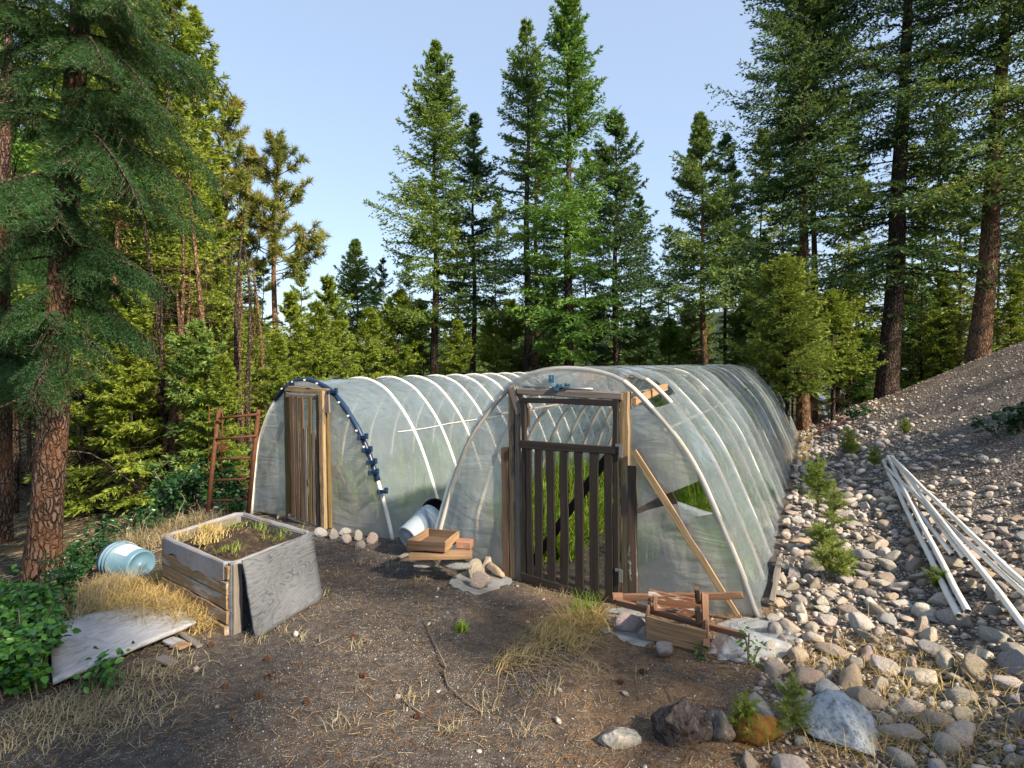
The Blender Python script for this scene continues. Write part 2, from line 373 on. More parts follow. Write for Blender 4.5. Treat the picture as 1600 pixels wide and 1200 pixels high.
# ------------------------------------------------------------------ ground
def ground_material():
    t = NT('soil_stones_and_forest_floor'); v = pos_vec(t)
    A = lambda n: t.n('ShaderNodeAttribute', attribute_name=n).outputs['Fac']
    n1 = t.noise(v, 1.6, 5, .65); n2 = t.noise(v, 22, 5, .75); n3 = t.noise(v, 7, 5, .7)
    soil = t.ramp(n2, [(.3, (.033, .029, .027)), (.55, (.085, .075, .068)), (.8, (.18, .162, .146))])
    soil = t.mix(t.ramp(n1, [(.5, 0.0), (.75, .5)]), soil, (.15, .115, .088))
    for sc, th, col in ((95, .17, (.5, .48, .44)), (45, .10, (.40, .38, .34)), (60, .13, (.17, .09, .05)), (150, .16, (.42, .4, .37))):
        vo = t.n('ShaderNodeTexVoronoi', {'Vector': v, 'Scale': float(sc)}).outputs['Distance']
        nn_ = t.noise(v, sc * .08, 3)
        msk = t.math('MULTIPLY', t.ramp(vo, [(th, 1.0), (th + .05, 0.0)]), t.ramp(nn_, [(.46, 0.0), (.56, 1.0)]))
        soil = t.mix(msk, soil, col)
    gr = t.ramp(n2, [(.3, (.12, .105, .09)), (.6, (.27, .235, .20)), (.85, (.40, .355, .305))])
    gr = t.mix(t.ramp(n1, [(.42, 0.0), (.65, .7)]), gr, (.17, .14, .115))
    for sc_ in (26.0, 58.0):
        pv = t.n('ShaderNodeTexVoronoi', {'Vector': v, 'Scale': sc_, 'Randomness': .95})
        lum = t.n('ShaderNodeSeparateColor', {0: pv.outputs['Color']}).outputs[0]
        pc_ = t.ramp(lum, [(.0, (.13, .12, .115)), (.3, (.30, .27, .24)), (.55, (.22, .215, .21)), (.8, (.42, .385, .34)), (1, (.50, .47, .43))])
        pc_ = t.mix(t.ramp(pv.outputs['Distance'], [(.34, 0.0), (.5, 1.0)]), pc_, (.07, .06, .052))
        gr = t.mix(t.ramp(t.noise(v, sc_ * .11, 4), [(.40, 0.0), (.50, .9)]), gr, pc_)
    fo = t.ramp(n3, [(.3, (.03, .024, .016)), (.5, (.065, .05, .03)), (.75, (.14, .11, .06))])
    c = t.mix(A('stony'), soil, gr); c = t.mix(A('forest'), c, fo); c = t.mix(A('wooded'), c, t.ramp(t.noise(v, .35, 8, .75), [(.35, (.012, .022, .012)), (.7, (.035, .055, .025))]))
    dry = t.mix(t.ramp(n3, [(.35, 0.0), (.6, 1.0)]), (.15, .085, .045), (.30, .19, .10))
    c = t.mix(t.math('MULTIPLY', A('dry'), t.ramp(n3, [(.3, .2), (.6, .9)])), c, dry)
    vb = t.n('ShaderNodeTexVoronoi', {'Vector': v, 'Scale': 38.0}).outputs['Distance']
    n9 = t.noise(v, 90, 4, .7); h = t.math('ADD', t.math('MULTIPLY', n2, 1.5), t.math('ADD', t.math('MULTIPLY', n9, .5), t.math('MULTIPLY', t.math('SUBTRACT', 1.0, vb), t.math('ADD', .15, t.math('MULTIPLY', A('stony'), 1.4)))))
    return t.done(t.bsdf(c, .95, t.bump(h, .9, .02), .15))
def axis(core0, core1, step, lo, hi, g=1.13):
    a = list(np.arange(core0, core1, step)); s = step; x = a[-1]
    while x < hi: s *= g; x += s; a.append(x)
    s = step; x = a[0]; b = []
    while x > lo: s *= g; x -= s; b.append(x)
    return np.array(b[::-1] + a)
gx = axis(-5.5, 9, .06, -700, 700); gy = axis(1.2, 14.5, .06, -700, 700)
XX, YY = np.meshgrid(gx, gy); ZZ = gz(XX, YY)
nx, ny = len(gx), len(gy)
ii = (np.arange(ny - 1)[:, None] * nx + np.arange(nx - 1)[None, :]).ravel()
gme = idx_mesh('ground', np.stack([XX.ravel(), YY.ravel(), ZZ.ravel()], 1), np.stack([ii, ii + 1, ii + nx + 1, ii + nx], 1))
D_, L_ = dl(XX.ravel(), YY.ravel()); xr, yr = XX.ravel(), YY.ravel()
nz_ = fbm(xr * 1.3, yr * 1.3, 3)
stony = ss(D_ + .15 * nz_, -.05, .35) * ss(yr + 1.2 * xr, 2.2, 4.2)
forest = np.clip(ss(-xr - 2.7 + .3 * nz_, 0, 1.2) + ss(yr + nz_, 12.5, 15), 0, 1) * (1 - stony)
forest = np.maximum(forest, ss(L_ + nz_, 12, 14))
dry = np.clip(1.2 * np.exp(-((D_ - .5) / 1.3) ** 2 - ((L_ - 11.5) / 2.6) ** 2), 0, .9) + .55 * ss(nz_ * .8 + 1.1 * np.exp(-((xr - .7) ** 2 + (yr - 3.3) ** 2) / .9) + .7 * np.exp(-((xr - .9) ** 2 + (yr - 2.4) ** 2) / .8) + .6 * np.exp(-((D_ - .3) ** 2 + (L_ - .0) ** 2) / .6), .35, 1.0)
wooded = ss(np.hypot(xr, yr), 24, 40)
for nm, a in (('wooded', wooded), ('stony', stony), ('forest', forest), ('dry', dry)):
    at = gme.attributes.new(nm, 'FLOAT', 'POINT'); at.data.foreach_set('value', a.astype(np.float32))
ground = link(gme, 'ground', ground_material(), smooth=True); props(ground, kind='structure')

# ------------------------------------------------------------------ greenhouses
class GH:
    def __init__(s, O, w, a): s.O, s.w, s.a = np.array(O), np.array(w), np.array(a)
    def at(s, px, py, off=0.0):
        """picture point -> point on the front plane, moved 'off' metres outwards"""
        p0 = s.O - s.a * off; d = V((px - 800) / FPX, 1, -(py - HOR) / FPX); e = V(0, 0, EYE)
        t = np.dot(p0 - e, s.a) / np.dot(d, s.a); return e + d * t
    def sz(s, p): return float(np.dot(p - s.O, s.w)), float(p[2])
    def pt(s, sv, z, l=0.0): return s.O + s.w * sv + s.a * l + V(0, 0, z)
    def vboard(s, name, x0, y0, x1, y1, wpx, off, th, mat, parent):
        p0, p1 = s.at(x0, y0, off), s.at(x1, y1, off)
        wd = np.linalg.norm(s.at((x0 + x1) / 2 + wpx / 2, (y0 + y1) / 2, off) - s.at((x0 + x1) / 2 - wpx / 2, (y0 + y1) / 2, off))
        return board(name, p0, p1, wd, th, s.w, mat, parent)
    def hboard(s, name, x0, y0, x1, y1, hpx, off, th, mat, parent):
        p0, p1 = s.at(x0, y0, off), s.at(x1, y1, off)
        hd = hpx * (p0[1] + p1[1]) / 2 / FPX
        return board(name, p0, p1, hd, th, V(0, 0, 1), mat, parent)
def resample(pts, n):
    pts = np.array(pts, float)
    for _ in range(2):                                            # Chaikin rounding
        q = [pts[0]]
        for a, b in zip(pts[:-1], pts[1:]): q += [a * .75 + b * .25, a * .25 + b * .75]
        q.append(pts[-1]); pts = np.array(q)
    seg = np.r_[0, np.cumsum(np.linalg.norm(np.diff(pts, axis=0), axis=1))]; u = np.linspace(0, seg[-1], n)
    return np.stack([np.interp(u, seg, pts[:, k]) for k in range(pts.shape[1])], 1)
def roof_mesh(gh, prof, ls, over, sag, skip=None, wrinkle=.012, seed=0, foot=.03):
    """film over the hoops: rises to them, sags between them; one continuous sheet with a hem on the ground"""
    n = len(prof); tang = np.gradient(prof, axis=0); nor = np.stack([-tang[:, 1], tang[:, 0]], 1)
    nor /= np.linalg.norm(nor, axis=1)[:, None]
    c = prof.mean(0); sg = np.sign(((prof - c) * nor).sum(1)); nor *= np.where(sg == 0, 1, sg)[:, None]
    K = 8; lv = []
    for a, b in zip(ls[:-1], ls[1:]): lv += [a + (b - a) * i / K for i in range(K)]
    lv.append(ls[-1]); lv = np.array(lv); m = len(lv)
    fr = (np.arange(m) % K) / K; bay = np.arange(m) // K
    tt = np.arange(n)
    LV, TT = np.meshgrid(lv, tt, indexing='ij'); FR = fr[:, None]; 
    up = np.clip(prof[:, 1] / prof[:, 1].max(), 0, 1)
    bs = 1 + .5 * vnoise(bay * 3.1 + seed, bay * 0 + 5.2)[:, None]
    off = over - sag * bs * np.sin(np.pi * FR) ** 1.2 * (.35 + .65 * np.sin(np.pi * up[None, :]) + .25 * up[None, :])
    off = off + wrinkle * fbm(LV * 2.2 + TT * .22 + seed, TT * .35 - LV * .9, 3) * np.sin(np.pi * FR) ** .7
    X = prof[None, :, 0] + nor[None, :, 0] * off; Z = prof[None, :, 1] + nor[None, :, 1] * off
    W = gh.O[None, None, :] + X[..., None] * gh.w + LV[..., None] * gh.a; W[..., 2] = Z
    # feet meet the ground
    for e in (0, n - 1):
        W[:, e, 2] = gz(W[:, e, 0], W[:, e, 1]) - .01
    ids = (np.arange(m - 1)[:, None] * n + np.arange(n - 1)[None, :])
    keep = np.ones_like(ids, bool)
    if skip:
        for i in range(m - 1):
            for j in range(n - 1):
                if skip((W[i, j] + W[i + 1, j + 1]) / 2): keep[i, j] = False
    ids = ids[keep]
    return idx_mesh('roof_film', W.reshape(-1, 3), np.stack([ids, ids + 1, ids + n + 1, ids + n], 1))
def sheet(gh, poly, off, wr, seed, cell=.035, bulge=.03):
    """thin film panel in the end plane: triangulated polygon (s,z), gently billowed and wrinkled"""
    import bmesh
    from mathutils.geometry import tessellate_polygon
    poly = [np.array(p) for p in poly]
    bm = bmesh.new(); vs = [bm.verts.new((p[0], p[1], 0)) for p in poly]
    bm.faces.new(vs)
    s0, z0 = np.min(poly, 0); s1, z1 = np.max(poly, 0)
    for k in range(int((s1 - s0) / cell) + 1):
        bmesh.ops.bisect_plane(bm, geom=bm.verts[:] + bm.edges[:] + bm.faces[:], plane_co=(s0 + cell * (k + .5), 0, 0), plane_no=(1, 0, 0))
    for k in range(int((z1 - z0) / cell) + 1):
        bmesh.ops.bisect_plane(bm, geom=bm.verts[:] + bm.edges[:] + bm.faces[:], plane_co=(0, z0 + cell * (k + .5), 0), plane_no=(0, 1, 0))
    for v in bm.verts:
        s_, z_ = v.co.x, v.co.y
        u = (s_ - s0) / (s1 - s0); w_ = (z_ - z0) / (z1 - z0)
        o = off + bulge * math.sin(math.pi * u) * math.sin(math.pi * w_) + wr * float(fbm(s_ * 3 + seed + z_ * 1.5, z_ * 2.2 - s_ * 1.1 + seed, 3))
        p = gh.pt(s_, z_) - gh.a * o; v.co = Vector(p)
    me = bpy.data.meshes.new('film'); bm.to_mesh(me); bm.free(); return me

# --- right greenhouse
g = GH(OR, WX, AX)
archpx = [(684, 852), (686, 831), (697, 793), (709, 750), (722, 714), (742, 672), (772, 633), (797, 604), (822, 588), (859, 578), (890, 576), (925, 579), (955, 586), (980, 598), (1004, 622), (1034, 655), (1063, 691), (1092, 738), (1115, 790), (1137, 843), (1159, 895), (1178, 948), (1186, 972)]
prof = resample([g.sz(g.at(*p)) for p in archpx], 49)
LEN = 9.9; NH = 17; HL = [LEN * k / NH for k in range(NH + 1)]
gr = thing('hoop_greenhouse', g.pt(prof[:, 0].mean(), 0, LEN / 2), 'larger nearer plastic hoop greenhouse with the dark slatted gate', 'greenhouse', 'two plastic hoop greenhouses')
def hoop(gh, prof, l, r, mat, parent, n=9, lean=0):
    pts = [gh.pt(p[0], p[1], l + lean * p[1]) for p in prof]
    for i in (0, -1): pts[i][2] = min(pts[i][2], gzf(pts[i][0], pts[i][1]) - .02)
    mb = MB(); mb.tube(pts, r, n); return link(mb.mesh('hoop'), 'hoop', mat, parent, smooth=True)
HR = .0185
symm = prof.copy()
far = np.stack([symm[:, 0] * .985 + .0, symm[:, 1]], 1)
for k, l in enumerate(HL):
    hoop(g, prof, l + (.0 if k == 0 else random.uniform(-.03, .03)), HR if k < 12 else HR * .9, PVC_OLD, gr, 9 if k < 6 else 6)
TEAR = [(972, 592), (1000, 589), (1032, 600), (1066, 612), (1040, 628), (1006, 646), (1000, 624)]
def hole(w):
    """torn opening beside the crown of the first bays"""
    if w[1] < 3 or dl(w[0], w[1])[1] > 1.9 or w[2] < 1: return False
    x = 800 + w[0] / w[1] * FPX; y = HOR - (w[2] - EYE) / w[1] * FPX; c = False; n = len(TEAR)
    for a in range(n):
        (x0, y0), (x1, y1) = TEAR[a], TEAR[a - 1]
        if (y0 > y) != (y1 > y) and x < (x1 - x0) * (y - y0) / (y1 - y0) + x0: c = not c
    return c
HLG = [-.045] + HL[1:]
link(roof_mesh(g, prof, HLG, HR + .004, .045, hole, .02, 3), 'roof_film', FILM_ROOF, gr, smooth=True)
# ridge board and purlins
for (tq, rr_) in ((.5, .014), (.30, .010), (.70, .010)):
    q = prof[int(tq * 48)]; c = prof.mean(0)
    nrm = V(0, -1) if tq == .5 else (c - q) / np.linalg.norm(c - q)
    a0 = g.pt(q[0] + nrm[0] * .045, q[1] + nrm[1] * .045, .04); a1 = g.pt(q[0] + nrm[0] * .045, q[1] + nrm[1] * .045, LEN)
    if tq == .5: board('ridge_board', a0, a1, .075, .03, V(0, 0, 1), W_ORANGE, gr)
    else:
        mb = MB(); mb.tube([a0, (a0 + a1) / 2, a1], rr_, 6); link(mb.mesh(), 'purlin', PVC_OLD, gr, smooth=True)
# gate frame
g.vboard('door_post', 801, 604, 804, 914, 9, -.0, .06, W_TAN, gr)
g.vboard('door_post', 811, 612, 813, 912, 8, .005, .07, W_GREY, gr)
g.vboard('door_post', 977, 612, 980, 940, 14, .0, .07, W_TAN, gr)
g.hboard('lintel', 810, 611, 972, 619, 11, .035, .05, W_GREY, gr)
g.vboard('side_board', 790, 700, 792, 908, 11, .02, .03, W_BROWN, gr)
g.vboard('side_board', 988.5, 728, 989, 944, 13, .03, .03, W_PEEL, gr)
g.vboard('corner_gusset', 799, 606, 812, 646, 11, .045, .02, W_GREY, gr)
board('roof_brace', g.at(990, 628, -.25), g.at(1040, 604, -.95), .055, .03, V(0, 0, 1), W_ORANGE, gr)
g.vboard('hanging_block', 824, 636, 824, 668, 7, -.12, .03, W_ORANGE, gr)
# gate leaf
gd = bpy.data.objects.new('gate', None); COL.objects.link(gd); gd.parent = gr
gd.location = Vector(g.at(960, 800)) - gr.location
gd['label'] = 'dark stained slatted gate with an open top panel'
gof = .045
g.vboard('stile', 819, 622, 821, 905, 7, gof, .035, W_DARK, gd)
g.vboard('stile', 962.5, 626, 963.5, 938, 9, gof, .035, W_DARK, gd)
g.hboard('rail', 815, 625, 967, 630, 9, gof + .004, .03, W_DARK, gd)
g.hboard('rail', 813, 694, 967, 704, 13, gof + .008, .03, W_DARK, gd)
g.hboard('rail', 815, 898, 968, 944, 12, gof + .006, .035, W_DARK, gd)
for x0, x1, w_ in ((826, 829, 9), (841, 842.5, 12), (860, 862, 12.5), (881, 882.5, 12.5), (904, 905.5, 13), (928, 929, 13.5), (951, 952, 12)):
    yb = 898 + (x1 - 815) * .3
    g.vboard('slat', x0, 702 + (x0 - 815) * .05, x1, yb, w_, gof + .012, .018, W_DARK, gd)
board('diagonal_brace', g.at(832, 880, gof - .035), g.at(950, 712, gof - .035), .055, .02, V(1, 0, -.5), W_DARK, gd)
for (yy) in (705, 900):
    mb = MB(); M3 = frame((0, 0, 0), g.w, (0, 0, 1)).to_3x3(); mb.box(g.at(970, yy, gof + .025), (.012, .04, .004), M3); mb.box(g.at(966, yy - 9, gof + .022), (.02, .009, .003), M3); link(mb.mesh(), 'hinge', GALV, gd)
# leaning side braces
g_out = g.at(994, 705, .10); g_bot = g.at(1156, 968, .16)
board('diagonal_board', g.at(990, 705, .06), g.at(1152, 962, .10), .040, .02, g.w, W_TAN, gr)
board('diagonal_board', g.at(995, 690, -.035), g.at(1146, 955, -.05), .075, .03, g.w, W_BROWN, gr)
# rod and clips above the lintel
mb = MB(); mb.tube([g.at(818, 604, .05), g.at(870, 606, .05)], .006, 6); mb.tube([g.at(870, 606.5, .05), g.at(926, 608, .05)], .009, 6); link(mb.mesh(), 'curtain_rod', GALV, gr, smooth=True)
for x, y, sx, sy in ((874, 603, .022, .012), (887, 602, .022, .010), (862, 592, .02, .026), (868, 607, .028, .014)):
    mb = MB(); M3 = frame((0, 0, 0), g.w, (0, 0, 1)).to_3x3(); mb.box(g.at(x, y, .065), (sx, sy, .006), M3); mb.box(g.at(x - 2, y - 2, .075), (sx * .4, sy * .5, .006), M3)
    link(mb.mesh(), 'film_clip', BLUEC, gr)
# end films
S = lambda *pp: [g.sz(g.at(*p)) for p in pp]
cL = [p for p in archpx if p[0] < 800]
link(sheet(g, S(*[(x + 2, y + 1) for x, y in cL], (799, 780), (797, 900), (765, 892), (720, 872)), .0, .006, 1), 'end_film', FILM_FRONT, gr, smooth=True)
cT = [(800, 606), (822, 590), (859, 580), (890, 578), (925, 581), (955, 588), (975, 598), (984, 612), (984, 622), (965, 617), (812, 609)]
link(sheet(g, S(*cT), .035, .008, 2, .03, .02), 'end_film', FILM_FRONT, gr, smooth=True)
link(sheet(g, S((984, 640), (1004, 632), (1034, 658), (1063, 693), (1090, 736), (1095, 750), (1036, 773), (987, 799)), .01, .010, 5), 'end_film', FILM_FRONT, gr, smooth=True)
link(sheet(g, S((988, 805), (1020, 794), (1042, 789), (1062, 786), (1090, 797), (1118, 803), (1137, 845), (1159, 897), (1178, 950), (1180, 962), (1100, 958), (992, 944)), .015, .012, 8), 'end_film', FILM_FRONT, gr, smooth=True)
# folded flap of torn film
link(sheet(g, S((1060, 781), (1092, 791), (1118, 800), (1092, 803), (1068, 812)), .035, .01, 4, .02), 'film_flap', FILM_LOOSE, gr, smooth=True)
# rear film with a framed opening
backpoly = [tuple(p) for p in prof[2:-2]]
bk = sheet(GH(g.O + g.a * LEN, g.w, g.a), backpoly, 0, .006, 3, .12); link(bk, 'rear_film', FILM_FRONT, gr, smooth=True)

# --- left greenhouse
h = GH(V(-1.686, 5.36, 0), WX, AX)
arch2 = [(393, 800), (395, 775), (399, 725), (405, 685), (422, 639), (436, 617), (448, 602), (462, 595), (479, 592.5), (496, 597), (519, 611), (533, 628), (550, 653), (564, 679), (578, 713), (590, 750), (601, 788), (610, 825), (615, 852)]
prof2 = resample([h.sz(h.at(*p)) for p in arch2], 45)
HL2 = [.0, .32, .75, 1.22, 1.68, 2.15, 2.62] + [2.62 + .47 * k for k in range(1, 15)]
LEN2 = HL2[-1]
hl = thing('hoop_greenhouse', h.pt(prof2[:, 0].mean(), 0, LEN2 / 2), 'farther hoop greenhouse with navy tape on its first hoop', 'greenhouse', 'two plastic hoop greenhouses')
for k, l in enumerate(HL2):
    if k == 1: continue
    hoop(h, prof2, l, (.017 if k else .018), PVC, hl, 8)
HLf = [l for i, l in enumerate(HL2) if i != 1]
link(roof_mesh(h, prof2, HLf, .005, .03, None, .014, 9), 'roof_film', FILM_ROOF, hl, smooth=True)
T = 44
def wrap(i0, i1, r, nm, mat):
    mb = MB(); mb.tube([h.pt(p[0], p[1], 0) for p in prof2[i0:i1]], [r * (1 + .12 * math.sin(i * 2.1)) for i in range(i1 - i0)], 8); return link(mb.mesh(), nm, mat, hl, smooth=True)
wrap(15, 38, .025, 'tape_wrap', BLUE)
for (x, y) in ((567, 683), (574, 703), (581, 722), (584, 738), (598, 768), (455, 600), (520, 612)):
    mb = MB(); M3 = frame((0, 0, 0), h.w, (0.05, 0, 1)).to_3x3(); c = h.at(x, y, .03)
    mb.box(c, (.055, .014, .012), M3); mb.box(c + V(.03, 0, .012), (.014, .022, .014), M3); mb.box(c + V(-.035, 0, -.006), (.01, .02, .014), M3)
    link(mb.mesh('', .003), 'film_clip', BLUE, hl)
for i in range(17, 37, 2):
    p = prof2[i]; mb = MB(); mb.box(h.pt(p[0], p[1], -.026), (.009, .006, .007)); link(mb.mesh(), 'tape_patch', PAPER, hl)
h.vboard('door_post', 449, 612, 452, 806, 6, .0, .05, W_MOSS, hl)
h.vboard('door_post', 509.5, 608, 514, 824, 9, .0, .06, W_MOSS, hl)
h.hboard('lintel', 447, 607, 514, 611, 8, .03, .04, W_TAN, hl)
h.vboard('corner_board', 511, 616, 512, 645, 7, .05, .02, W_GREY, hl)
d2 = bpy.data.objects.new('gate', None); COL.objects.link(d2); d2.parent = hl; d2.location = Vector(h.at(480, 800)) - hl.location
d2['label'] = 'brown slatted gate of uneven old boards'
h.hboard('rail', 448, 617, 498, 621, 7, .045, .03, W_GREY, d2)
h.hboard('rail', 452, 806, 508, 826, 7, .045, .04, W_GREY, d2)
for x0, y0, x1, y1, w_, mt in ((456, 620, 460, 806, 5.5, W_BROWN), (464, 620, 467, 811, 4.5, W_BROWN), (471.5, 620, 474, 813, 5, W_BROWN), (478, 669, 480, 815, 4, W_GREY), (484.5, 621, 486.5, 818, 4.5, W_MOSS), (490.5, 676, 492.5, 820, 4, W_GREY), (496, 622, 498, 822, 4, W_BROWN)):
    h.vboard('slat', x0, y0, x1, y1, w_, .06, .018, mt, d2)
h.vboard('stile', 502.5, 611, 506.5, 826, 7, .065, .04, W_TAN, d2)
S2 = lambda *pp: [h.sz(h.at(*p)) for p in pp]
link(sheet(h, S2((396, 797), (397, 770), (401, 725), (407, 686), (424, 640), (438, 618), (448, 606), (450, 700), (451, 806), (425, 803)), .0, .006, 1), 'end_film', FILM_FRONT, hl, smooth=True)
link(sheet(h, S2((449, 605), (462, 597), (479, 595), (496, 599), (517, 612), (517, 614), (480, 611), (449, 609)), .03, .004, 1, .02, .01), 'end_film', FILM_FRONT, hl, smooth=True)
link(sheet(h, S2((515, 612), (519, 613), (533, 630), (550, 655), (564, 681), (578, 715), (590, 752), (601, 790), (612, 845), (560, 838), (517, 828)), .0, .008, 7), 'end_film', FILM_FRONT, hl, smooth=True)
board('leaning_board', h.at(442, 660, -.05), h.at(408, 760, -.08), .05, .02, h.w, W_BROWN, hl)
board('leaning_board', h.at(523, 728, -.03), h.at(566, 808, -.06), .045, .02, h.w, W_ORANGE, hl)
link(sheet(GH(h.O + h.a * LEN2, h.w, h.a), [tuple(p) for p in prof2[2:-2]], 0, .006, 3, .12), 'rear_film', FILM_FRONT, hl, smooth=True)
mb = MB(); tt_ = [h.pt(*prof2[32], l=l_) + V(0, 0, .006 * math.sin(l_ * 5)) for l_ in np.linspace(.5, LEN2, 20)]; mb.tube(tt_, .004, 5); link(mb.mesh(), 'film_tape', PVC, hl)

# ------------------------------------------------------------------ planter, panel, sheets, buckets
ZT = .41
pc = {k: (v[0], v[1]) for k, v in dict(A=P(256, 833, 3.68), B=P(357, 878, 3.16), C=P(487, 831, 3.74), D=P(374, 799, 4.26)).items()}
pl = thing('raised_planter', ((pc['A'][0] + pc['C'][0]) / 2, (pc['A'][1] + pc['C'][1]) / 2, 0), 'square wooden raised planter of weathered planks filled with soil and weeds', 'planter')
def side_planks(a, b, n, mat, thick=.03, name='plank'):
    a, b = np.array(pc[a]), np.array(pc[b])
    for i in range(n):
        hh = ZT / n; zc = -.02 + (ZT) / n * (i + .5)
        q = random.uniform(-.006, .006); nrm = V(b[1] - a[1], a[0] - b[0]); nrm /= np.linalg.norm(nrm)
        board(name, V(*(a + nrm[:2] * q), zc), V(*(b + nrm[:2] * q), zc + random.uniform(-.004, .004)), hh - .007, thick, V(0, 0, 1), mat, pl, .005)
side_planks('A', 'B', 5, W_PLANK); side_planks('D', 'A', 5, W_GREY); side_planks('C', 'D', 3, W_GREY)
mb = MB()
for (ka, kb, n_) in (('A', 'B', 5),):
    a, b = np.array(pc[ka]), np.array(pc[kb]); nr_ = V(b[1] - a[1], a[0] - b[0], 0); nr_ /= np.linalg.norm(nr_)
    if np.dot(nr_[:2], (a + b) / 2 - sum(np.array(pc[k]) for k in 'ABCD') / 4) < 0: nr_ = -nr_
    for i in range(n_):
        for u in (.04, .5, .955):
            for dz in (-.018, .018):
                c = V(*(a + (b - a) * u), ZT / n_ * (i + .5) - .02 + dz) + nr_ * .0175; mb.tube([c, c + nr_ * .004], .0045, 6)
link(mb.mesh(), 'nail_head', RUST, pl)
a, b = np.array(pc['B']), np.array(pc['C'])
board('end_panel', V(*a, ZT / 2 - .01), V(*b, ZT / 2 - .01), ZT, .025, V(0, 0, 1), PLY, pl)
board('corner_post', V(*(a + V(.03, .03)), -.05), V(*(a + V(.03, .03)), ZT - .02), .05, .04, V(1, 1, 0), W_GREY, pl)
# liner folded over the rim
mb = MB(); corners = [np.array(pc[k]) for k in 'ABCD']; cen = sum(corners) / 4; path = []
for i in range(4):
    p, q = corners[i], corners[(i + 1) % 4]
    for u in np.linspace(.06, .94, 14): path.append(p + (q - p) * u)
path = np.array(path); n = len(path); rows = []
for j, (inn, dz, amp) in enumerate(((-.021, -.050, .022), (-.020, .0, .004), (-.014, .008, .003), (.006, .009, .003), (.015, -.002, .004), (.018, -.10, .012))):
    r_ = []
    for i, p in enumerate(path):
        dr = (cen - p) / np.linalg.norm(cen - p); nn = (.5 + .5 * math.sin(i * .9 + 3 * math.sin(i * .37)) + random.random() * .5)
        x, y = p + dr * inn; r_.append((x, y, ZT - .015 + dz + (amp * (nn - .6) if j != 0 else -amp * 2 * nn)))
    rows.append(r_)
for j in range(len(rows) - 1):
    for i in range(n):
        k = (i + 1) % n; mb.add([rows[j][i], rows[j][k], rows[j + 1][k], rows[j + 1][i]], [(0, 1, 2, 3)])
link(mb.mesh(), 'liner', LINER, pl, smooth=False)
# soil in the planter
soilm = simple('planter_soil', (.045, .035, .028), .95, .6, 40, .1, 0, 1.0, dirt=(.14, .10, .06))
N_ = 18; vv = []; 
for i in range(N_ + 1):
    for j in range(N_ + 1):
        u, w_ = i / N_, j / N_
        p = (corners[0] * (1 - u) * (1 - w_) + corners[1] * u * (1 - w_) + corners[2] * u * w_ + corners[3] * (1 - u) * w_)
        p = cen + (p - cen) * .94; vv.append((p[0], p[1], ZT - .075 + .075 * math.sin(math.pi * u) * math.sin(math.pi * w_) + .015 * float(fbm(p[0] * 8, p[1] * 8, 3))))
fa = [(i * (N_ + 1) + j, (i + 1) * (N_ + 1) + j, (i + 1) * (N_ + 1) + j + 1, i * (N_ + 1) + j + 1) for i in range(N_) for j in range(N_)]
link(idx_mesh('soil', vv, fa), 'soil', soilm, pl, smooth=True)

def flat_panel(name, corners3, thick, mat, label, cat, warp=.004):
    """corners p00,p10,p11,p01; a slightly warped board with thickness"""
    c = [np.array(x, float) for x in corners3]; M = frame(sum(c) / 4, c[1] - c[0], c[3] - c[0]); Mi = M.inverted()
    N = 14; v = []; f = []
    for s_ in (0, 1):
        for i in range(N + 1):
            for j in range(N + 1):
                u, w_ = i / N, j / N
                e = .006 * (vnoise(u * 9 + 3, w_ * 9) if (i in (0, N) or j in (0, N)) else 0)
                p = (c[0] * (1 - u) + c[1] * u) * (1 - w_) + (c[3] * (1 - u) + c[2] * u) * w_
                q = Mi @ Vector(p); v.append((q.x + float(e), q.y + float(e), q.z + (thick if s_ else 0) - thick / 2 + warp * math.sin(u * 4 + 1) * math.sin(w_ * 3)))
    o1 = (N + 1) ** 2; idx = lambda i, j, s_: s_ * o1 + i * (N + 1) + j
    for i in range(N):
        for j in range(N):
            f.append((idx(i, j, 1), idx(i + 1, j, 1), idx(i + 1, j + 1, 1), idx(i, j + 1, 1))); f.append((idx(i, j, 0), idx(i, j + 1, 0), idx(i + 1, j + 1, 0), idx(i + 1, j, 0)))
    for i in range(N):
        f += [(idx(i, 0, 0), idx(i + 1, 0, 0), idx(i + 1, 0, 1), idx(i, 0, 1)), (idx(i, N, 1), idx(i + 1, N, 1), idx(i + 1, N, 0), idx(i, N, 0)),
              (idx(0, i, 1), idx(0, i + 1, 1), idx(0, i + 1, 0), idx(0, i, 0)), (idx(N, i, 0), idx(N, i + 1, 0), idx(N, i + 1, 1), idx(N, i, 1))]
    return props(link(idx_mesh(name, v, f), name, mat, None, M), label, cat)
flat_panel('leaning_plywood', [P(399, 999, 3.10), P(503, 936, 3.62), P(488, 830, 3.70), P(378, 876, 3.14)], .014, PLY, 'grey plywood panel with swirling grain leaning against the planter end', 'panel')
c_ = [G(82, 1086), G(306, 988), G(262, 942), G(80, 990)]
c_ = [np.array(q) + V(0, 0, .05) for q in c_]
flat_panel('plywood_sheet', c_, .016, PLYF, 'pale weathered plywood sheet lying flat on the dry grass', 'plywood', .01)
def ground_board(x0, y0, x1, y1, w_, th, mat, name, label, cat, lift=.02, group=None):
    p, q = G(x0, y0), G(x1, y1); p[2] += lift; q[2] += lift
    o = board(name, p, q, w_, th, V(-(q - p)[1], (q - p)[0], 0), mat); return props(o, label, cat, group)
ground_board(248, 1035, 272, 1042, .05, .012, W_GREY, 'wood_scrap', 'short grey wood scrap below the corner of the flat plywood', 'wood scrap')
ground_board(278, 990, 312, 1016, .035, .012, W_GREY, 'wood_scrap', 'long pale splinter of wood under the tip of the flat plywood', 'wood scrap')
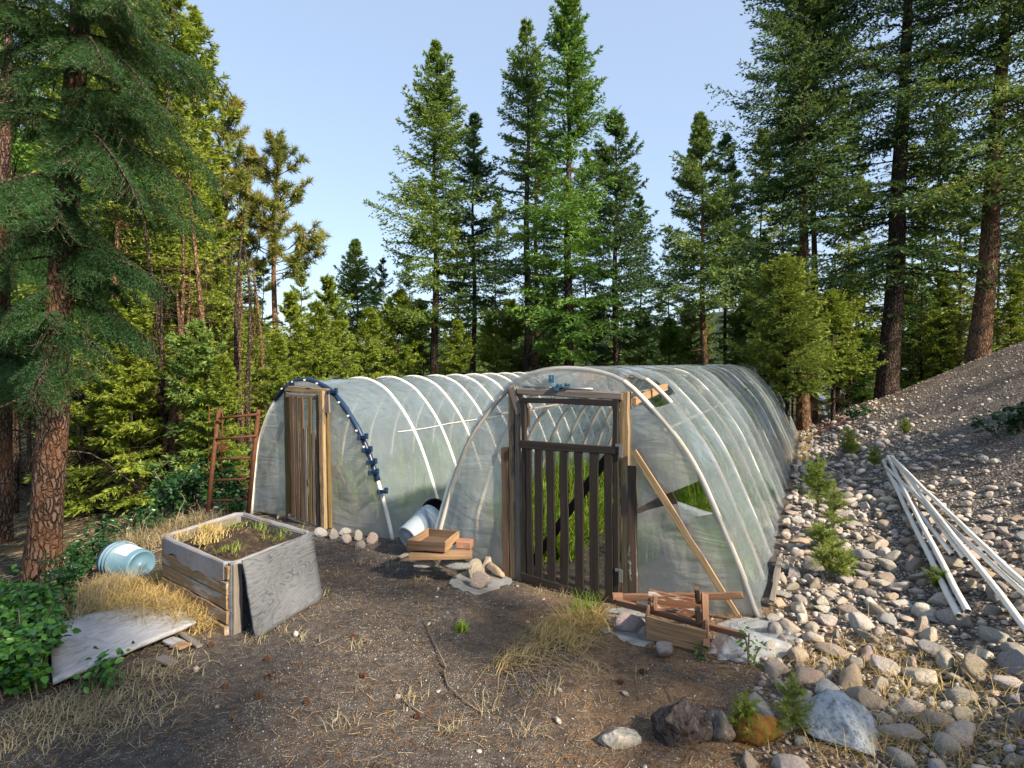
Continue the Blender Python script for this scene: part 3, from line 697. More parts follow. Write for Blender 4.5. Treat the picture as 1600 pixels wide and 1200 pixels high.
ground_board(276, 1012, 290, 1016, .06, .012, W_ORANGE, 'wood_scrap', 'orange brown wood scrap beside the flat plywood', 'wood scrap')
ground_board(262, 1005, 282, 1012, .06, .010, PLYF, 'wood_scrap', 'flaked grey plywood scrap half under the flat plywood', 'wood scrap')

def lathe(mb, prof_, M, n=32, cap0=False, cap1=False):
    v = []; 
    for (x, r) in prof_:
        for k in range(n): a = 2 * math.pi * k / n; v.append(M @ Vector((x, r * math.cos(a), r * math.sin(a))))
    f = [(i * n + k, i * n + (k + 1) % n, (i + 1) * n + (k + 1) % n, (i + 1) * n + k) for i in range(len(prof_) - 1) for k in range(n)]
    if cap0: f.append(tuple(reversed(range(n))))
    if cap1: f.append(tuple((len(prof_) - 1) * n + k for k in range(n)))
    mb.add(v, f)
def bucket(name, rim, bot, r1, r2, mat, label, patch=None):
    """axis from rim centre to bottom centre"""
    rim, bot = np.array(rim), np.array(bot); L = np.linalg.norm(bot - rim)
    M = frame(rim, bot - rim, (0, 0, 1)); root = thing(name, (rim + bot) / 2 - V(0, 0, r1), label, 'bucket')
    mb = MB(); lathe(mb, [(L * .9, r2 * .9), (.02, r1 - .006), (0, r1 - .005), (-.002, r1), (.03, r1), (.031, r1 + .006), (.037, r1 + .006), (.038, r1 - .001), (.068, r1 - .002), (.069, r1 + .006), (.075, r1 + .006), (.076, r1 - .003), (.10, r1 - .004), (.101, r1 + .003), (.106, r1 + .003), (.107, r1 - .005), (L * .97, r2), (L, r2 - .006), (L, r2 - .014), (L - .006, r2 - .018), (L - .006, .02), (L - .002, .018), (L - .002, .001)], M)
    link(mb.mesh(), 'shell', mat, root, smooth=True).data
    mb = MB(); pts = []
    for k in range(17):
        a = math.pi * k / 16; pts.append(np.array(M @ Vector((.055 + .10 * math.sin(a) * .9, (r1 + .012) * math.cos(a), -(r1 * .95) * math.sin(a) - .0)))) 
    mb.tube(pts, .0025, 5); link(mb.mesh(), 'wire_handle', GALV, root, smooth=True)
    if patch:
        a0, a1, x0, x1 = patch; v = []; N = 14
        for s_ in (0, .0012):
            for i in range(N + 1):
                for x in (x0, x1):
                    rr_ = r1 - .003 + (r2 - r1) * ((x - .1) / (L - .1)) + .0006 + s_; a = a0 + (a1 - a0) * i / N
                    v.append(M @ Vector((x, rr_ * math.cos(a), rr_ * math.sin(a))))
        k2 = 2 * (N + 1); f = [(k2 + 2 * i, k2 + 2 * i + 1, k2 + 2 * i + 3, k2 + 2 * i + 2) for i in range(N)] + [(2 * i, 2 * i + 2, 2 * i + 3, 2 * i + 1) for i in range(N)]
        mb = MB(); mb.add(v, f); link(mb.mesh(), 'paper_label', PAPER, root, smooth=True)
    return root
gb = G(195, 906); zb = gb[2] + .115
bk_ = bucket('plastic_bucket', (gb[0] - .16, gb[1] + .12, zb), (gb[0] + .135, gb[1] - .02, zb - .005), .122, .106, BUCK, 'blue grey plastic bucket lying on its side in dry grass', (-.5, .75, .13, .27))
gb = G(660, 858); 
bucket('plastic_bucket', P(677, 809, 4.74), P(637, 842, 4.52), .122, .105, BUCKW, 'white plastic bucket tipped over between the two greenhouses')
# black basin leaning behind the white bucket
rootb = thing('black_tub', P(690, 850, 5.0), 'round black plastic tub leaning between the greenhouses behind the bucket', 'tub')
M = frame(P(680, 805, 4.98), P(656, 810, 4.82) - P(680, 805, 4.98) + V(0, -.10, .02), (0, 0, 1)); mb = MB()
lathe(mb, [(-.10, .001), (-.10, .10), (.0, .135), (.004, .145), (.010, .145), (.012, .137), (.004, .13), (-.085, .095), (-.088, .001)], M)
link(mb.mesh(), 'shell', BLACKP, rootb, smooth=True)
mb = MB(); lathe(mb, [(-.086, .006), (-.08, .005), (-.079, .001)], M, 10); link(mb.mesh(), 'drain_plug', PAPER, rootb)

# wooden tray on a plank over stones
ty = 3.95
tr = thing('wooden_tray', P(675, 872, ty), 'shallow open wooden tray resting on a plank over stones', 'tray')
t0, t1, t2, t3 = P(636, 861, ty), P(695, 861, ty - .05), P(716, 851, ty + .22), P(669, 849, ty + .28)
for p, q, mt in ((t0, t1, W_BROWN), (t1, t2, W_ORANGE), (t2, t3, W_BROWN), (t3, t0, W_ORANGE)):
    q = q.copy(); p = p.copy(); p[2] = q[2] = .255; board('side_board', p, q, .068, .014, V(0, 0, 1), mt, tr)
cc = (t0 + t2) / 2; mb = MB(); q4 = [(p[0], p[1], .223) for p in (t0, t1, t2, t3)] + [(p[0], p[1], .235) for p in (t0, t1, t2, t3)]
mb.add(q4, [(3, 2, 1, 0), (4, 5, 6, 7), (0, 1, 5, 4), (1, 2, 6, 5), (2, 3, 7, 6), (3, 0, 4, 7)]); link(mb.mesh(), 'tray_base', W_BROWN, tr)
p, q = P(640, 879, ty - .02), P(737, 880, ty + .0); p[2] = q[2] = .19
props(board('plank', p, q, .12, .032, V(0, 1, 0), W_ORANGE), 'short plank lying on stones beneath the wooden tray', 'plank')
p, q = P(717, 869, ty + .1), P(737, 869, ty + .08); p[2] = q[2] = .235
props(board('brick', p, q, .08, .055, V(0, 1, 0), BRICK), 'red brick on the plank to the right of the wooden tray', 'brick')
ground_board(622, 878, 645, 868, .03, .02, W_GREY, 'wood_scrap', 'grey stick of wood poking out left of the wooden tray', 'wood scrap', .03)

# toppled wooden wheelbarrow planter
wb = thing('wooden_wheelbarrow', P(1080, 990, 3.1), 'small broken wooden wheelbarrow planter tipped over by the gate', 'wheelbarrow')
apx = P(961, 936, 3.52)
board('handle', apx + V(-.01, 0, .01), P(1160, 930, 3.22), .036, .026, V(0, 0, 1), W_RED, wb)
board('handle', P(964, 941, 3.46), P(1164, 993, 2.98), .036, .026, V(0, 0, 1), W_RED, wb)
mb = MB(); mb.tube([P(957, 934, 3.5), P(972, 934, 3.5)], .03, 10); link(mb.mesh(), 'axle_block', W_RED, wb)
b0, b1, b2, b3 = P(1010, 975, 3.14), P(1104, 997, 2.99), P(1104, 955, 3.22), P(1014, 949, 3.34)
def stack(p, q, z0, z1, k, mat, name, x=0):
    for i in range(k):
        za = z0 + (z1 - z0) * (i + .5) / k; a_, b_ = p.copy(), q.copy(); a_[2] = za; b_[2] = za - .012
        board(name, a_, b_, (z1 - z0) / k - .003, .014, V(0, 0, 1), mat, wb)
stack(b0, b1, .0, .125, 3, W_ORANGE, 'side_board')
stack(b3, b2, .05, .19, 2, W_REDW, 'side_board')
stack(b0, b3, .01, .13, 2, W_RED, 'side_board'); stack(b1, b2, .01, .15, 2, W_RED, 'side_board')
board('upright', P(1103, 1012, 2.97), P(1101, 929, 3.16), .03, .025, V(1, 0, 0), W_RED, wb)
board('upright', P(1024, 952, 3.3), P(1023, 930, 3.3), .025, .02, V(1, 0, 0), W_RED, wb)
board('peg', P(1091, 940, 3.16), P(1089, 919, 3.1), .028, .026, V(1, 0, 0), W_BROWN, wb)
board('peg', P(1092, 972, 3.03), P(1089, 950, 3.0), .028, .026, V(1, 0, 0), W_BROWN, wb)

# rusty rack by the far greenhouse
rk = thing('rusty_rack', P(360, 797, 5.7), 'tall rusty metal rack like a wide ladder beside the far greenhouse', 'rack')
def rod(root, pts, r, name, mat=RUST, n=7):
    mb = MB(); mb.tube(pts, r, n); return link(mb.mesh(), name, mat, root, smooth=True)
rod(rk, [P(325, 800, 5.6), P(333, 720, 5.7), P(342, 640, 5.8)], .022, 'side_rail'); rod(rk, [P(388, 800, 5.6), P(396, 720, 5.7), P(404, 640, 5.8)], .022, 'side_rail')
for (xa, ya, xb, yb) in ((342, 654, 404, 647), (338, 686, 400, 681), (335, 718, 396, 715), (331, 751, 392, 748), (327, 783, 389, 780)):
    rod(rk, [P(xa, ya, 5.72), P(xb, yb, 5.72)], .013, 'rung')
for x_ in (327, 348): rod(rk, [P(x_ - 2, 745, 5.9), P(x_, 636, 5.95)], .006, 'wire_upright', RUST, 5)
mb = MB()
for k in range(8): mb.tube([P(341 + k * 2, 690, 5.9), P(341 + k * 2, 705, 5.9)], .003, 4)
for k in range(5): mb.tube([P(340, 690 + k * 4, 5.9), P(356, 690 + k * 4, 5.9)], .003, 4)
link(mb.mesh(), 'wire_basket', RUST, rk)

# white pipes on the stones
pipes = [((1380, 729), (1499, 984), .0168, 'white plastic pipe ending left in the pair beside the small shrub', 0),
         ((1387, 726), (1513, 982), .0168, 'white plastic pipe ending right in the pair beside the small shrub', .03),
         ((1388, 750), (1489, 884), .0165, 'short white plastic pipe ending halfway down the stony slope', .0),
         ((1402, 741), (1640, 1062), .0168, 'white plastic pipe lying lowest of those crossing out of the picture', .06),
         ((1383, 742), (1640, 990), .0145, 'thinnest white plastic pipe running out of the right edge of the slope', .03),
         ((1395, 728), (1508, 890), .0150, 'white plastic pipe partly hidden beneath the crossing ones', .0),
         ((1392, 735), (1660, 1010), .0168, 'white plastic pipe lying topmost across the stony slope', .09)]
for (a_, b_, r_, lab, lift) in pipes:
    p, q = G(*a_), G(*b_); pts = []
    for u in np.linspace(0, 1, 14):
        m = p + (q - p) * u; zz = max(gzf(m[0], m[1]), 0); m[2] = (p[2] + (q[2] - p[2]) * u) * .55 + gzf(m[0], m[1]) * .45 + .05 + lift * (1 - .5 * u) + r_; pts.append(m)
    mb = MB(); mb.tube(pts, r_, 14, cap=False); mb.tube(pts[::-1], r_ * .82, 14, cap=False)
    n_ = 14; o = link(mb.mesh(), 'white_pipe', PVC, smooth=True); props(o, lab, 'pipe', 'white pipes on the stony slope')
rp = [G(1256, 692), G(1285, 672), G(1310, 664), G(1345, 640), G(1385, 612), G(1425, 588)]
mb = MB(); mb.tube([p + V(0, 0, .03) for p in rp], .014, 6); props(link(mb.mesh(), 'garden_hose', REDH, smooth=True), 'faded red hose running up the stony bank', 'hose')
ground_board(1243, 650, 1262, 640, .08, .06, W_ORANGE, 'log', 'short bleached log behind the far end of the near greenhouse', 'log', .06)
# sill timbers by the near greenhouse
ground_board(1206, 950, 1218, 880, .035, .03, W_GREY, 'edge_timber', 'grey edging timber along the foot of the near greenhouse', 'timber', .03)

# ------------------------------------------------------------------ loose film on the ground
def crumple(name, outline, label, hgt, seed, stones=()):
    """a film heap: polygon on the ground, puffed and creased"""
    import bmesh
    o2 = []; rj = random.Random(seed)
    for a, b in zip(outline, outline[1:] + outline[:1]):
        for u in (0, .25, .5, .75):
            k = 0 if u == 0 else 1; o2.append((a[0] * (1 - u) + b[0] * u + k * rj.uniform(-5, 5), a[1] * (1 - u) + b[1] * u + k * rj.uniform(-3, 3)))
    pts = [G(*p) for p in o2]; bm = bmesh.new(); bm.faces.new([bm.verts.new((p[0], p[1], 0)) for p in pts])
    xs = [p[0] for p in pts]; ys = [p[1] for p in pts]; c = .016
    for k in range(int((max(xs) - min(xs)) / c) + 1): bmesh.ops.bisect_plane(bm, geom=bm.verts[:] + bm.edges[:] + bm.faces[:], plane_co=(min(xs) + c * (k + .5), 0, 0), plane_no=(1, .13, 0))
    for k in range(int((max(ys) - min(ys)) / c) + 1): bmesh.ops.bisect_plane(bm, geom=bm.verts[:] + bm.edges[:] + bm.faces[:], plane_co=(0, min(ys) + c * (k + .5), 0), plane_no=(.1, 1, 0))
    edge = {v for e in bm.edges if len(e.link_faces) == 1 for v in e.verts}
    ep = np.array([(v.co.x, v.co.y) for v in edge])
    for v in bm.verts:
        x, y = v.co.x, v.co.y; dd = np.min(np.hypot(ep[:, 0] - x, ep[:, 1] - y))
        wx = x + .03 * float(vnoise(x * 9, y * 9 + seed)); n = 1.3 - 2.2 * abs(float(vnoise(wx * 11 + seed + y * 4, y * 5 - wx * 3))) + .7 * (1 - 2 * abs(float(vnoise(wx * 24 - y * 14, y * 13 + seed))))
        z = gzf(x, y) + .008 + hgt * (1 - math.exp(-dd / .05)) * max(.02, .35 + .55 * n)
        for (sx, sy, sr) in stones:
            q = math.hypot(x - sx, y - sy); z = max(z, gzf(x, y) + sr * 1.1 * math.exp(-(q / (sr * 1.5)) ** 4))
        v.co.z = z
    me = bpy.data.meshes.new(name); bm.to_mesh(me); bm.free()
    return props(link(me, name, FILM_LOOSE, smooth=True), label, 'plastic sheet')
crumple('loose_plastic', [(706, 905), (730, 893), (760, 893), (795, 900), (800, 912), (780, 922), (752, 930), (722, 926), (705, 918)], 'crumpled clear plastic under the stones left of the gate', .05, 3)
crumple('loose_plastic', [(1108, 1008), (1150, 988), (1200, 975), (1240, 985), (1246, 1003), (1225, 1028), (1180, 1038), (1130, 1034), (1106, 1024)], 'puffed heap of clear plastic at the near corner of the greenhouse', .11, 6)
crumple('loose_plastic', [(936, 985), (945, 955), (985, 950), (1010, 962), (1015, 985), (1022, 1008), (1000, 1012), (968, 1000)], 'crumpled clear plastic over a stone beside the gate', .09, 9)
crumple('loose_plastic', [(1112, 985), (1140, 968), (1195, 965), (1205, 980), (1160, 988)], 'strip of wrinkled plastic hem behind the puffed plastic heap', .05, 12)

# ------------------------------------------------------------------ stones
import bmesh
def stone_geo(seed, sub, flat=.72, ang=.0):
    bm = bmesh.new(); bmesh.ops.create_icosphere(bm, subdivisions=sub, radius=1); r = np.random.default_rng(seed)
    v = np.array([x.co[:] for x in bm.verts]); f = np.array([[q.index for q in p.verts] for p in bm.faces]); bm.free()
    d = np.ones(len(v))
    for k in range(5):
        a = r.normal(size=3); a /= np.linalg.norm(a); d += r.uniform(.04, .12) * np.sin(v @ a * r.uniform(1.5, 4) + r.uniform(0, 6))
    v = v * d[:, None]
    for k in range(int(6 + ang * 8)):                              # planed facets
        a = r.normal(size=3); a /= np.linalg.norm(a); h_ = v @ a; lim = r.uniform(.52 - .10 * ang, .84); ov = np.maximum(0, h_ - lim); v = v - a[None] * (ov * (.85 + .13 * ang))[:, None]
    v *= V(1, r.uniform(.68, .95), flat * r.uniform(.75, 1.1)); return v, f
COLS = [('grey', (.35, .34, .325)), ('pale tan', (.50, .455, .395)), ('pinkish', (.46, .38, .34)), ('blue grey', (.34, .35, .36)), ('off white', (.60, .58, .55)), ('brown', (.34, .285, .24)), ('orange tan', (.46, .37, .28))]
base_st = []
for k in range(14):
    v, f = stone_geo(100 + k, 3, .74, (.9, .3, .6)[k % 3]); q_ = fbm(v[:, 0] * 2.5 + k, v[:, 1] * 2.5 + v[:, 2] * 3, 3); v = v * (1 + .05 * q_)[:, None]; me = idx_mesh('stone', v, f); me.polygons.foreach_set('use_smooth', [True] * len(f)); me.materials.append(STONE); base_st.append(me)
def put_stone(x, y, rx, ci, label, group=None, hgt=None, zoff=.35, var=None, z=None, rot=None):
    me = base_st[(int(abs(x * 131 + y * 57)) if var is None else var) % 14]
    o = bpy.data.objects.new('river_stone', me); COL.objects.link(o)
    o.scale = (rx * random.uniform(.95, 1.2), rx * random.uniform(.75, 1.05), (hgt or rx * random.uniform(.62, 1.0)))
    o.rotation_euler = (random.uniform(-.25, .25), random.uniform(-.25, .25), random.uniform(0, 6.28) if rot is None else rot)
    o.location = (x, y, (gzf(x, y) if z is None else z) + zoff * rx)
    c = COLS[ci][1]; j = random.uniform(.85, 1.18); o.color = (c[0] * j, c[1] * j * random.uniform(.96, 1.03), c[2] * j * random.uniform(.92, 1.06), 1)
    return props(o, label, 'stone', group)
def pstone(px, py, wpx, ci, label, hgt=None, var=None, lift=0, group=None, rot=None):
    """stone whose foot shows at (px, py)"""
    p = G(px, py); rx = wpx / 2 * p[1] / FPX * 1.18
    o = put_stone(p[0], p[1] + rx * .7, rx, ci, label, group, (hgt / 2 * p[1] / FPX) / .72 if hgt else None, .45, var, None, rot); o.location.z += lift
    occupied.append((p[0], p[1] + rx * .7, rx)); return o
occupied = []
for a_ in [(664, 899, 28, 0, 'grey angular stone propping the left end of the plank', 20), (712, 900, 40, 3, 'wide grey stone under the right end of the plank', 24),
           (742, 905, 34, 1, 'round tan boulder sitting in front of the plastic sheet', 30), (764, 896, 30, 1, 'upright pale stone leaning on the greenhouse end', 32),
           (748, 925, 32, 2, 'dark purplish round stone on the crumpled plastic', 22), (775, 905, 30, 6, 'flat tan stone wedged under the upright pale one', 12),
           (415, 806, 30, 6, 'large warm tan boulder left of the far gate', 20), (436, 812, 22, 6, 'small orange rock at the foot of the far gate', 12), (381, 796, 26, 0, 'grey stone at the foot of the rusty rack', 18),
           (497, 840, 20, 3, 'grey green stone just right of the far gate', 15), (520, 843, 15, 3, 'narrow blue grey stone right of the far gate', 20), (536, 838, 18, 3, 'greenish stone against the far end film', 12),
           (537, 852, 24, 1, 'pale tan stone nearest the planter in the far row', 15), (557, 846, 18, 0, 'light grey stone in the middle of the far row', 15), (561, 860, 20, 0, 'rounded grey stone lowest in the far row', 14), (579, 851, 18, 2, 'reddish stone beside the far hoop foot', 16),
           (984, 992, 46, 2, 'pink speckled stone partly under plastic by the gate', 30), (1012, 1000, 30, 0, 'grey stone half hidden behind the wheelbarrow', 30), (1043, 1033, 38, 0, 'grey angular stone in front of the wheelbarrow', 30),
           (1213, 998, 30, 3, 'grey purple stone holding down the plastic hem', 30), (1226, 1010, 18, 1, 'tan stone at the edge of the puffed plastic', 18),
           (500, 1148, 60, 0, 'x', 20)][:-1]:
    if a_[0] in (664, 712):
        w3 = P(a_[0], 0, 3.98); o_ = put_stone(w3[0], 3.96, .072 if a_[0] == 664 else .095, a_[3], a_[4], 'stones along the greenhouse ends', .085, 0, 1); o_.location.z = .115 if a_[0] == 664 else .11; occupied.append((w3[0], 3.96, .09)); o_.scale.z = .085; continue
    pstone(*a_[:5], hgt=a_[5] * 1.25, group='stones along the greenhouse ends')
# big rocks at the bottom edge
def rock(name, px, py, wpx, hpx, mat_col, label, seed, sub=5, ang=.9, mat=None, cat='boulder', elong=1.0):
    p = G(px, py); rx = wpx / 2 * p[1] / FPX; v, f = stone_geo(seed, sub, .8, ang)
    r = np.random.default_rng(seed); n = fbm(v[:, 0] * 3 + seed, v[:, 1] * 3 + v[:, 2] * 4, 4); v = v * (1 + .07 * n)[:, None]
    v[:, 0] *= rx; v[:, 1] *= rx * elong; v[:, 2] *= (hpx / 2 * p[1] / FPX) / max(.3, v[:, 2].max())
    me = idx_mesh(name, v, f); o = link(me, name, mat or STONE, None, None, True); o.location = (p[0], p[1], p[2] + v[:, 2].max() * .1); o.color = (*mat_col, 1)
    occupied.append((p[0], p[1], rx)); return props(o, label, cat)
rock('boulder', 1325, 1150, 150, 110, (.36, .41, .46), 'large pale blue grey boulder at the bottom right', 31)
tq_ = NT('weathered_stump_wood'); vq_ = tq_.n('ShaderNodeMapping', {'Vector': obj_vec(tq_), 'Rotation': (.3, .5, .5), 'Scale': (46, 9, 46)}).outputs[0]
nq_ = tq_.noise(vq_, 1.0, 7, .75, .8); STUMPM = tq_.done(tq_.bsdf(tq_.ramp(nq_, [(.36, (.022, .018, .016)), (.52, (.16, .13, .115)), (.72, (.34, .30, .27))]), .95, tq_.bump(nq_, 1.0, .04), .1))
st = rock('tree_stump', 1062, 1150, 110, 95, (.2, .18, .17), 'weathered grey stump remnant with splitting bark', 37, 5, .4, STUMPM, 'stump')
rock('boulder', 1122, 1148, 60, 80, (.10, .095, .09), 'dark rough rock between the stump and the mossy mound', 41)
moss = simple('brown_moss', (.20, .10, .03), .95, .6, 50, .1, 0, 1.0, dirt=(.10, .16, .02))
rock('mossy_mound', 1180, 1150, 80, 75, (.2, .1, .03), 'rusty brown mossy mound beside the pine seedling', 43, 5, .1, moss, 'moss mound')
rock('boulder', 965, 1158, 80, 40, (.30, .30, .28), 'flat grey slab rock left of the stump', 47)

# the stony slope: collect candidates, largest in the picture become objects, the rest one mass
cands = []; cell = {}
def free(x, y, r, k=.80):
    cx, cy_ = int(math.floor(x / .3)), int(math.floor(y / .3))
    for i in range(cx - 1, cx + 2):
        for j in range(cy_ - 1, cy_ + 2):
            for (a, b, c) in cell.get((i, j), ()):
                if (a - x) ** 2 + (b - y) ** 2 < (k * (r + c)) ** 2: return False
    return True
def claim(x, y, r): cell.setdefault((int(math.floor(x / .3)), int(math.floor(y / .3))), []).append((x, y, r))
for o_ in occupied: claim(*o_)
rs = random.Random(5)
def try_stone(x, y, r, k=.80):
    if y < 1.3: return
    px = 800 + x / y * FPX
    if px > 1680 or px < -40: return
    if free(x, y, r, k): claim(x, y, r); cands.append((x, y, r))
for i in range(700):                                                # kerb of bigger stones along the film
    l = rs.uniform(-.15, 9.8); d = rs.uniform(.06, .36); x, y = (OR + AX * l + WX * d)[:2]; try_stone(x, y, rs.uniform(.05, .085), .85)
RAD = sorted((rs.random() for _ in range(60000)))
for i in range(60000):
    y = 1.6 + 12.5 * rs.random() ** 1.5; d = rs.random(); x = (y - 1.9) * .5 + .2 + d * (.92 * y)
    dd, ll = dl(x, y)
    if dd < .05 or ll > 13.5: continue
    den = 1.0 if dd < 1.5 else .55; n = float(fbm(x * 1.1, y * 1.1, 2))
    if ll < -.2: den *= .22 + .78 * float(ss(ll + .25 * n, -1.5, -.1))
    if rs.random() > den * (.75 + .5 * n): continue
    big = 1.0 if dd < 1.2 else .68 if dd < 1.8 else .42
    r = (.012 + .080 * (1 - RAD[i]) ** 6.0) * big; try_stone(x, y, r, .76)
for i in range(1300):                                              # small stones scattered on the bare soil
    y = 1.9 + 3 * rs.random(); x = rs.uniform(-.55 * y, .5 * y); dd, ll = dl(x, y)
    if dd > .1 or (ll > -.08 and dd > -2.6): continue
    if rs.random() > (.12 if x < 0 else .35): continue
    try_stone(x, y, .004 + .022 * rs.random() ** 5)
cands.sort(key=lambda c: -c[2] / c[1])
ZW = lambda dd, ll: ('along the foot of the near greenhouse' if dd < .42 and ll > -.2 else 'on bare soil before the gates' if dd < .1 else 'near the white pipes' if (dd > .9 and ll < 4.5 and ll > 0) else 'at the foot of the stony slope' if ll <= 0 else 'on the stony bank')
for (x, y, r) in cands[:270]:
    dd, ll = dl(x, y); ci = rs.choice([0, 1, 1, 2, 3, 4, 5, 0, 1, 6]); put_stone(x, y, r, ci, f'{COLS[ci][0]} rounded river stone {ZW(float(dd), float(ll))}', f'{COLS[ci][0]} river stones {ZW(float(dd), float(ll))}', zoff=.10)
geo = {2: [stone_geo(300 + k, 2, .72, .7) for k in range(10)], 1: [stone_geo(330 + k, 1, .72, .5) for k in range(10)]}
vs, fs, b = [], [], 0
for i, (x, y, r) in enumerate(cands[270:]):
    v, f = geo[2 if r / y > .006 else 1][i % 10]; a = rs.uniform(0, 6.28); c_, s_ = math.cos(a), math.sin(a); ti = rs.uniform(-.3, .3)
    q = v * V(r, r * rs.uniform(.8, 1.1), r * rs.uniform(.75, 1.1)); q = q @ np.array([[c_, s_, 0], [-s_, c_, 0], [0, 0, 1]]); q[:, 2] += q[:, 0] * ti
    vs.append(q + V(x, y, gzf(x, y) + r * .2)); fs.append(f + b); b += len(v)
props(link(idx_mesh('gravel', np.concatenate(vs), np.concatenate(fs)), 'gravel', GRAVEL, smooth=True), 'smaller river stones covering the bank', 'gravel', kind='stuff')

# fine white chips on the soil
vs, fs, b = [], [], 0; tet = np.array([(1, 0, -.3), (-.6, .8, -.3), (-.5, -.9, -.3), (.1, 0, .6)]); tf = np.array([(0, 1, 3), (1, 2, 3), (2, 0, 3), (0, 2, 1)])
for i in range(26000):
    y = 1.75 + 4.2 * rs.random() ** 1.6; x = rs.uniform(-.6 * y, .62 * y); dd, ll = dl(x, y)
    if dd > .2 or (ll > -.05 and dd > -2.5): continue
    if float(vnoise(x * 2.3, y * 2.3)) < -.45 + rs.random() * .6: continue
    r = rs.uniform(.0014, .0048); q = tet * r * np.array([rs.uniform(.5, 1.5) for _ in range(3)]); a = rs.uniform(0, 6.28)
    q = q @ np.array([[math.cos(a), math.sin(a), 0], [-math.sin(a), math.cos(a), 0], [0, 0, 1]]); vs.append(q + V(x, y, gzf(x, y) + r * .4)); fs.append(tf + b); b += 4
chipm = NT('pale_chips'); chipm = chipm.done(chipm.bsdf(chipm.ramp(chipm.n('ShaderNodeNewGeometry').outputs['Random Per Island'], [(.0, (.08, .065, .055)), (.35, (.22, .18, .15)), (.7, (.36, .34, .31)), (1, (.58, .55, .51))]), .9))
props(link(idx_mesh('soil_chips', np.concatenate(vs), np.concatenate(fs)), 'gravel', chipm), 'fine pale chips strewn over the dark soil', 'gravel', kind='stuff')

# ------------------------------------------------------------------ vegetation tools
def unit(a): return a / (np.linalg.norm(a, axis=-1, keepdims=True) + 1e-9)
def spikes(Pn, Dn, size, k, spread, width, r, base=.0):
    """k slim triangles per point fanning round a direction: needle sprays"""
    n = len(Pn); Pn = np.repeat(Pn, k, 0); D = np.repeat(Dn, k, 0); s_ = np.repeat(np.broadcast_to(size, (n,)), k)
    D = unit(D + spread * r.normal(size=D.shape)); s_ = s_ * r.uniform(.6, 1.15, len(s_))
    side = unit(np.cross(D, r.normal(size=D.shape))) * (s_ * width)[:, None]
    b0 = Pn + D * (s_ * base)[:, None]; tip = Pn + D * s_[:, None]; mid = Pn + D * (s_ * .35)[:, None]
    return np.stack([b0 - side * .3 * 0 + side * .0, mid + side, tip, mid - side], 1).reshape(-1, 3)      # quads (kites)
def tubes(segs_a, segs_b, ra, rb, n=4):
    """many straight tapered sticks at once -> verts, quads"""
    A, B = np.asarray(segs_a), np.asarray(segs_b); T = unit(B - A); ref = np.where(np.abs(T[:, 2:3]) < .9, V(0, 0, 1), V(1, 0, 0))
    u = unit(np.cross(T, ref)); w = np.cross(T, u); ang = np.arange(n) * 2 * np.pi / n
    cs, sn = np.cos(ang), np.sin(ang)
    ring = lambda C, r_: C[:, None, :] + (u[:, None, :] * cs[None, :, None] + w[:, None, :] * sn[None, :, None]) * np.broadcast_to(r_, (len(C),))[:, None, None]
    v = np.concatenate([ring(A, ra), ring(B, rb)], 1).reshape(-1, 3); m = len(A); base = (np.arange(m) * 2 * n)[:, None]; k = np.arange(n)[None]
    f = np.stack([base + k, base + (k + 1) % n, base + n + (k + 1) % n, base + n + k], -1).reshape(-1, 4); return v, f
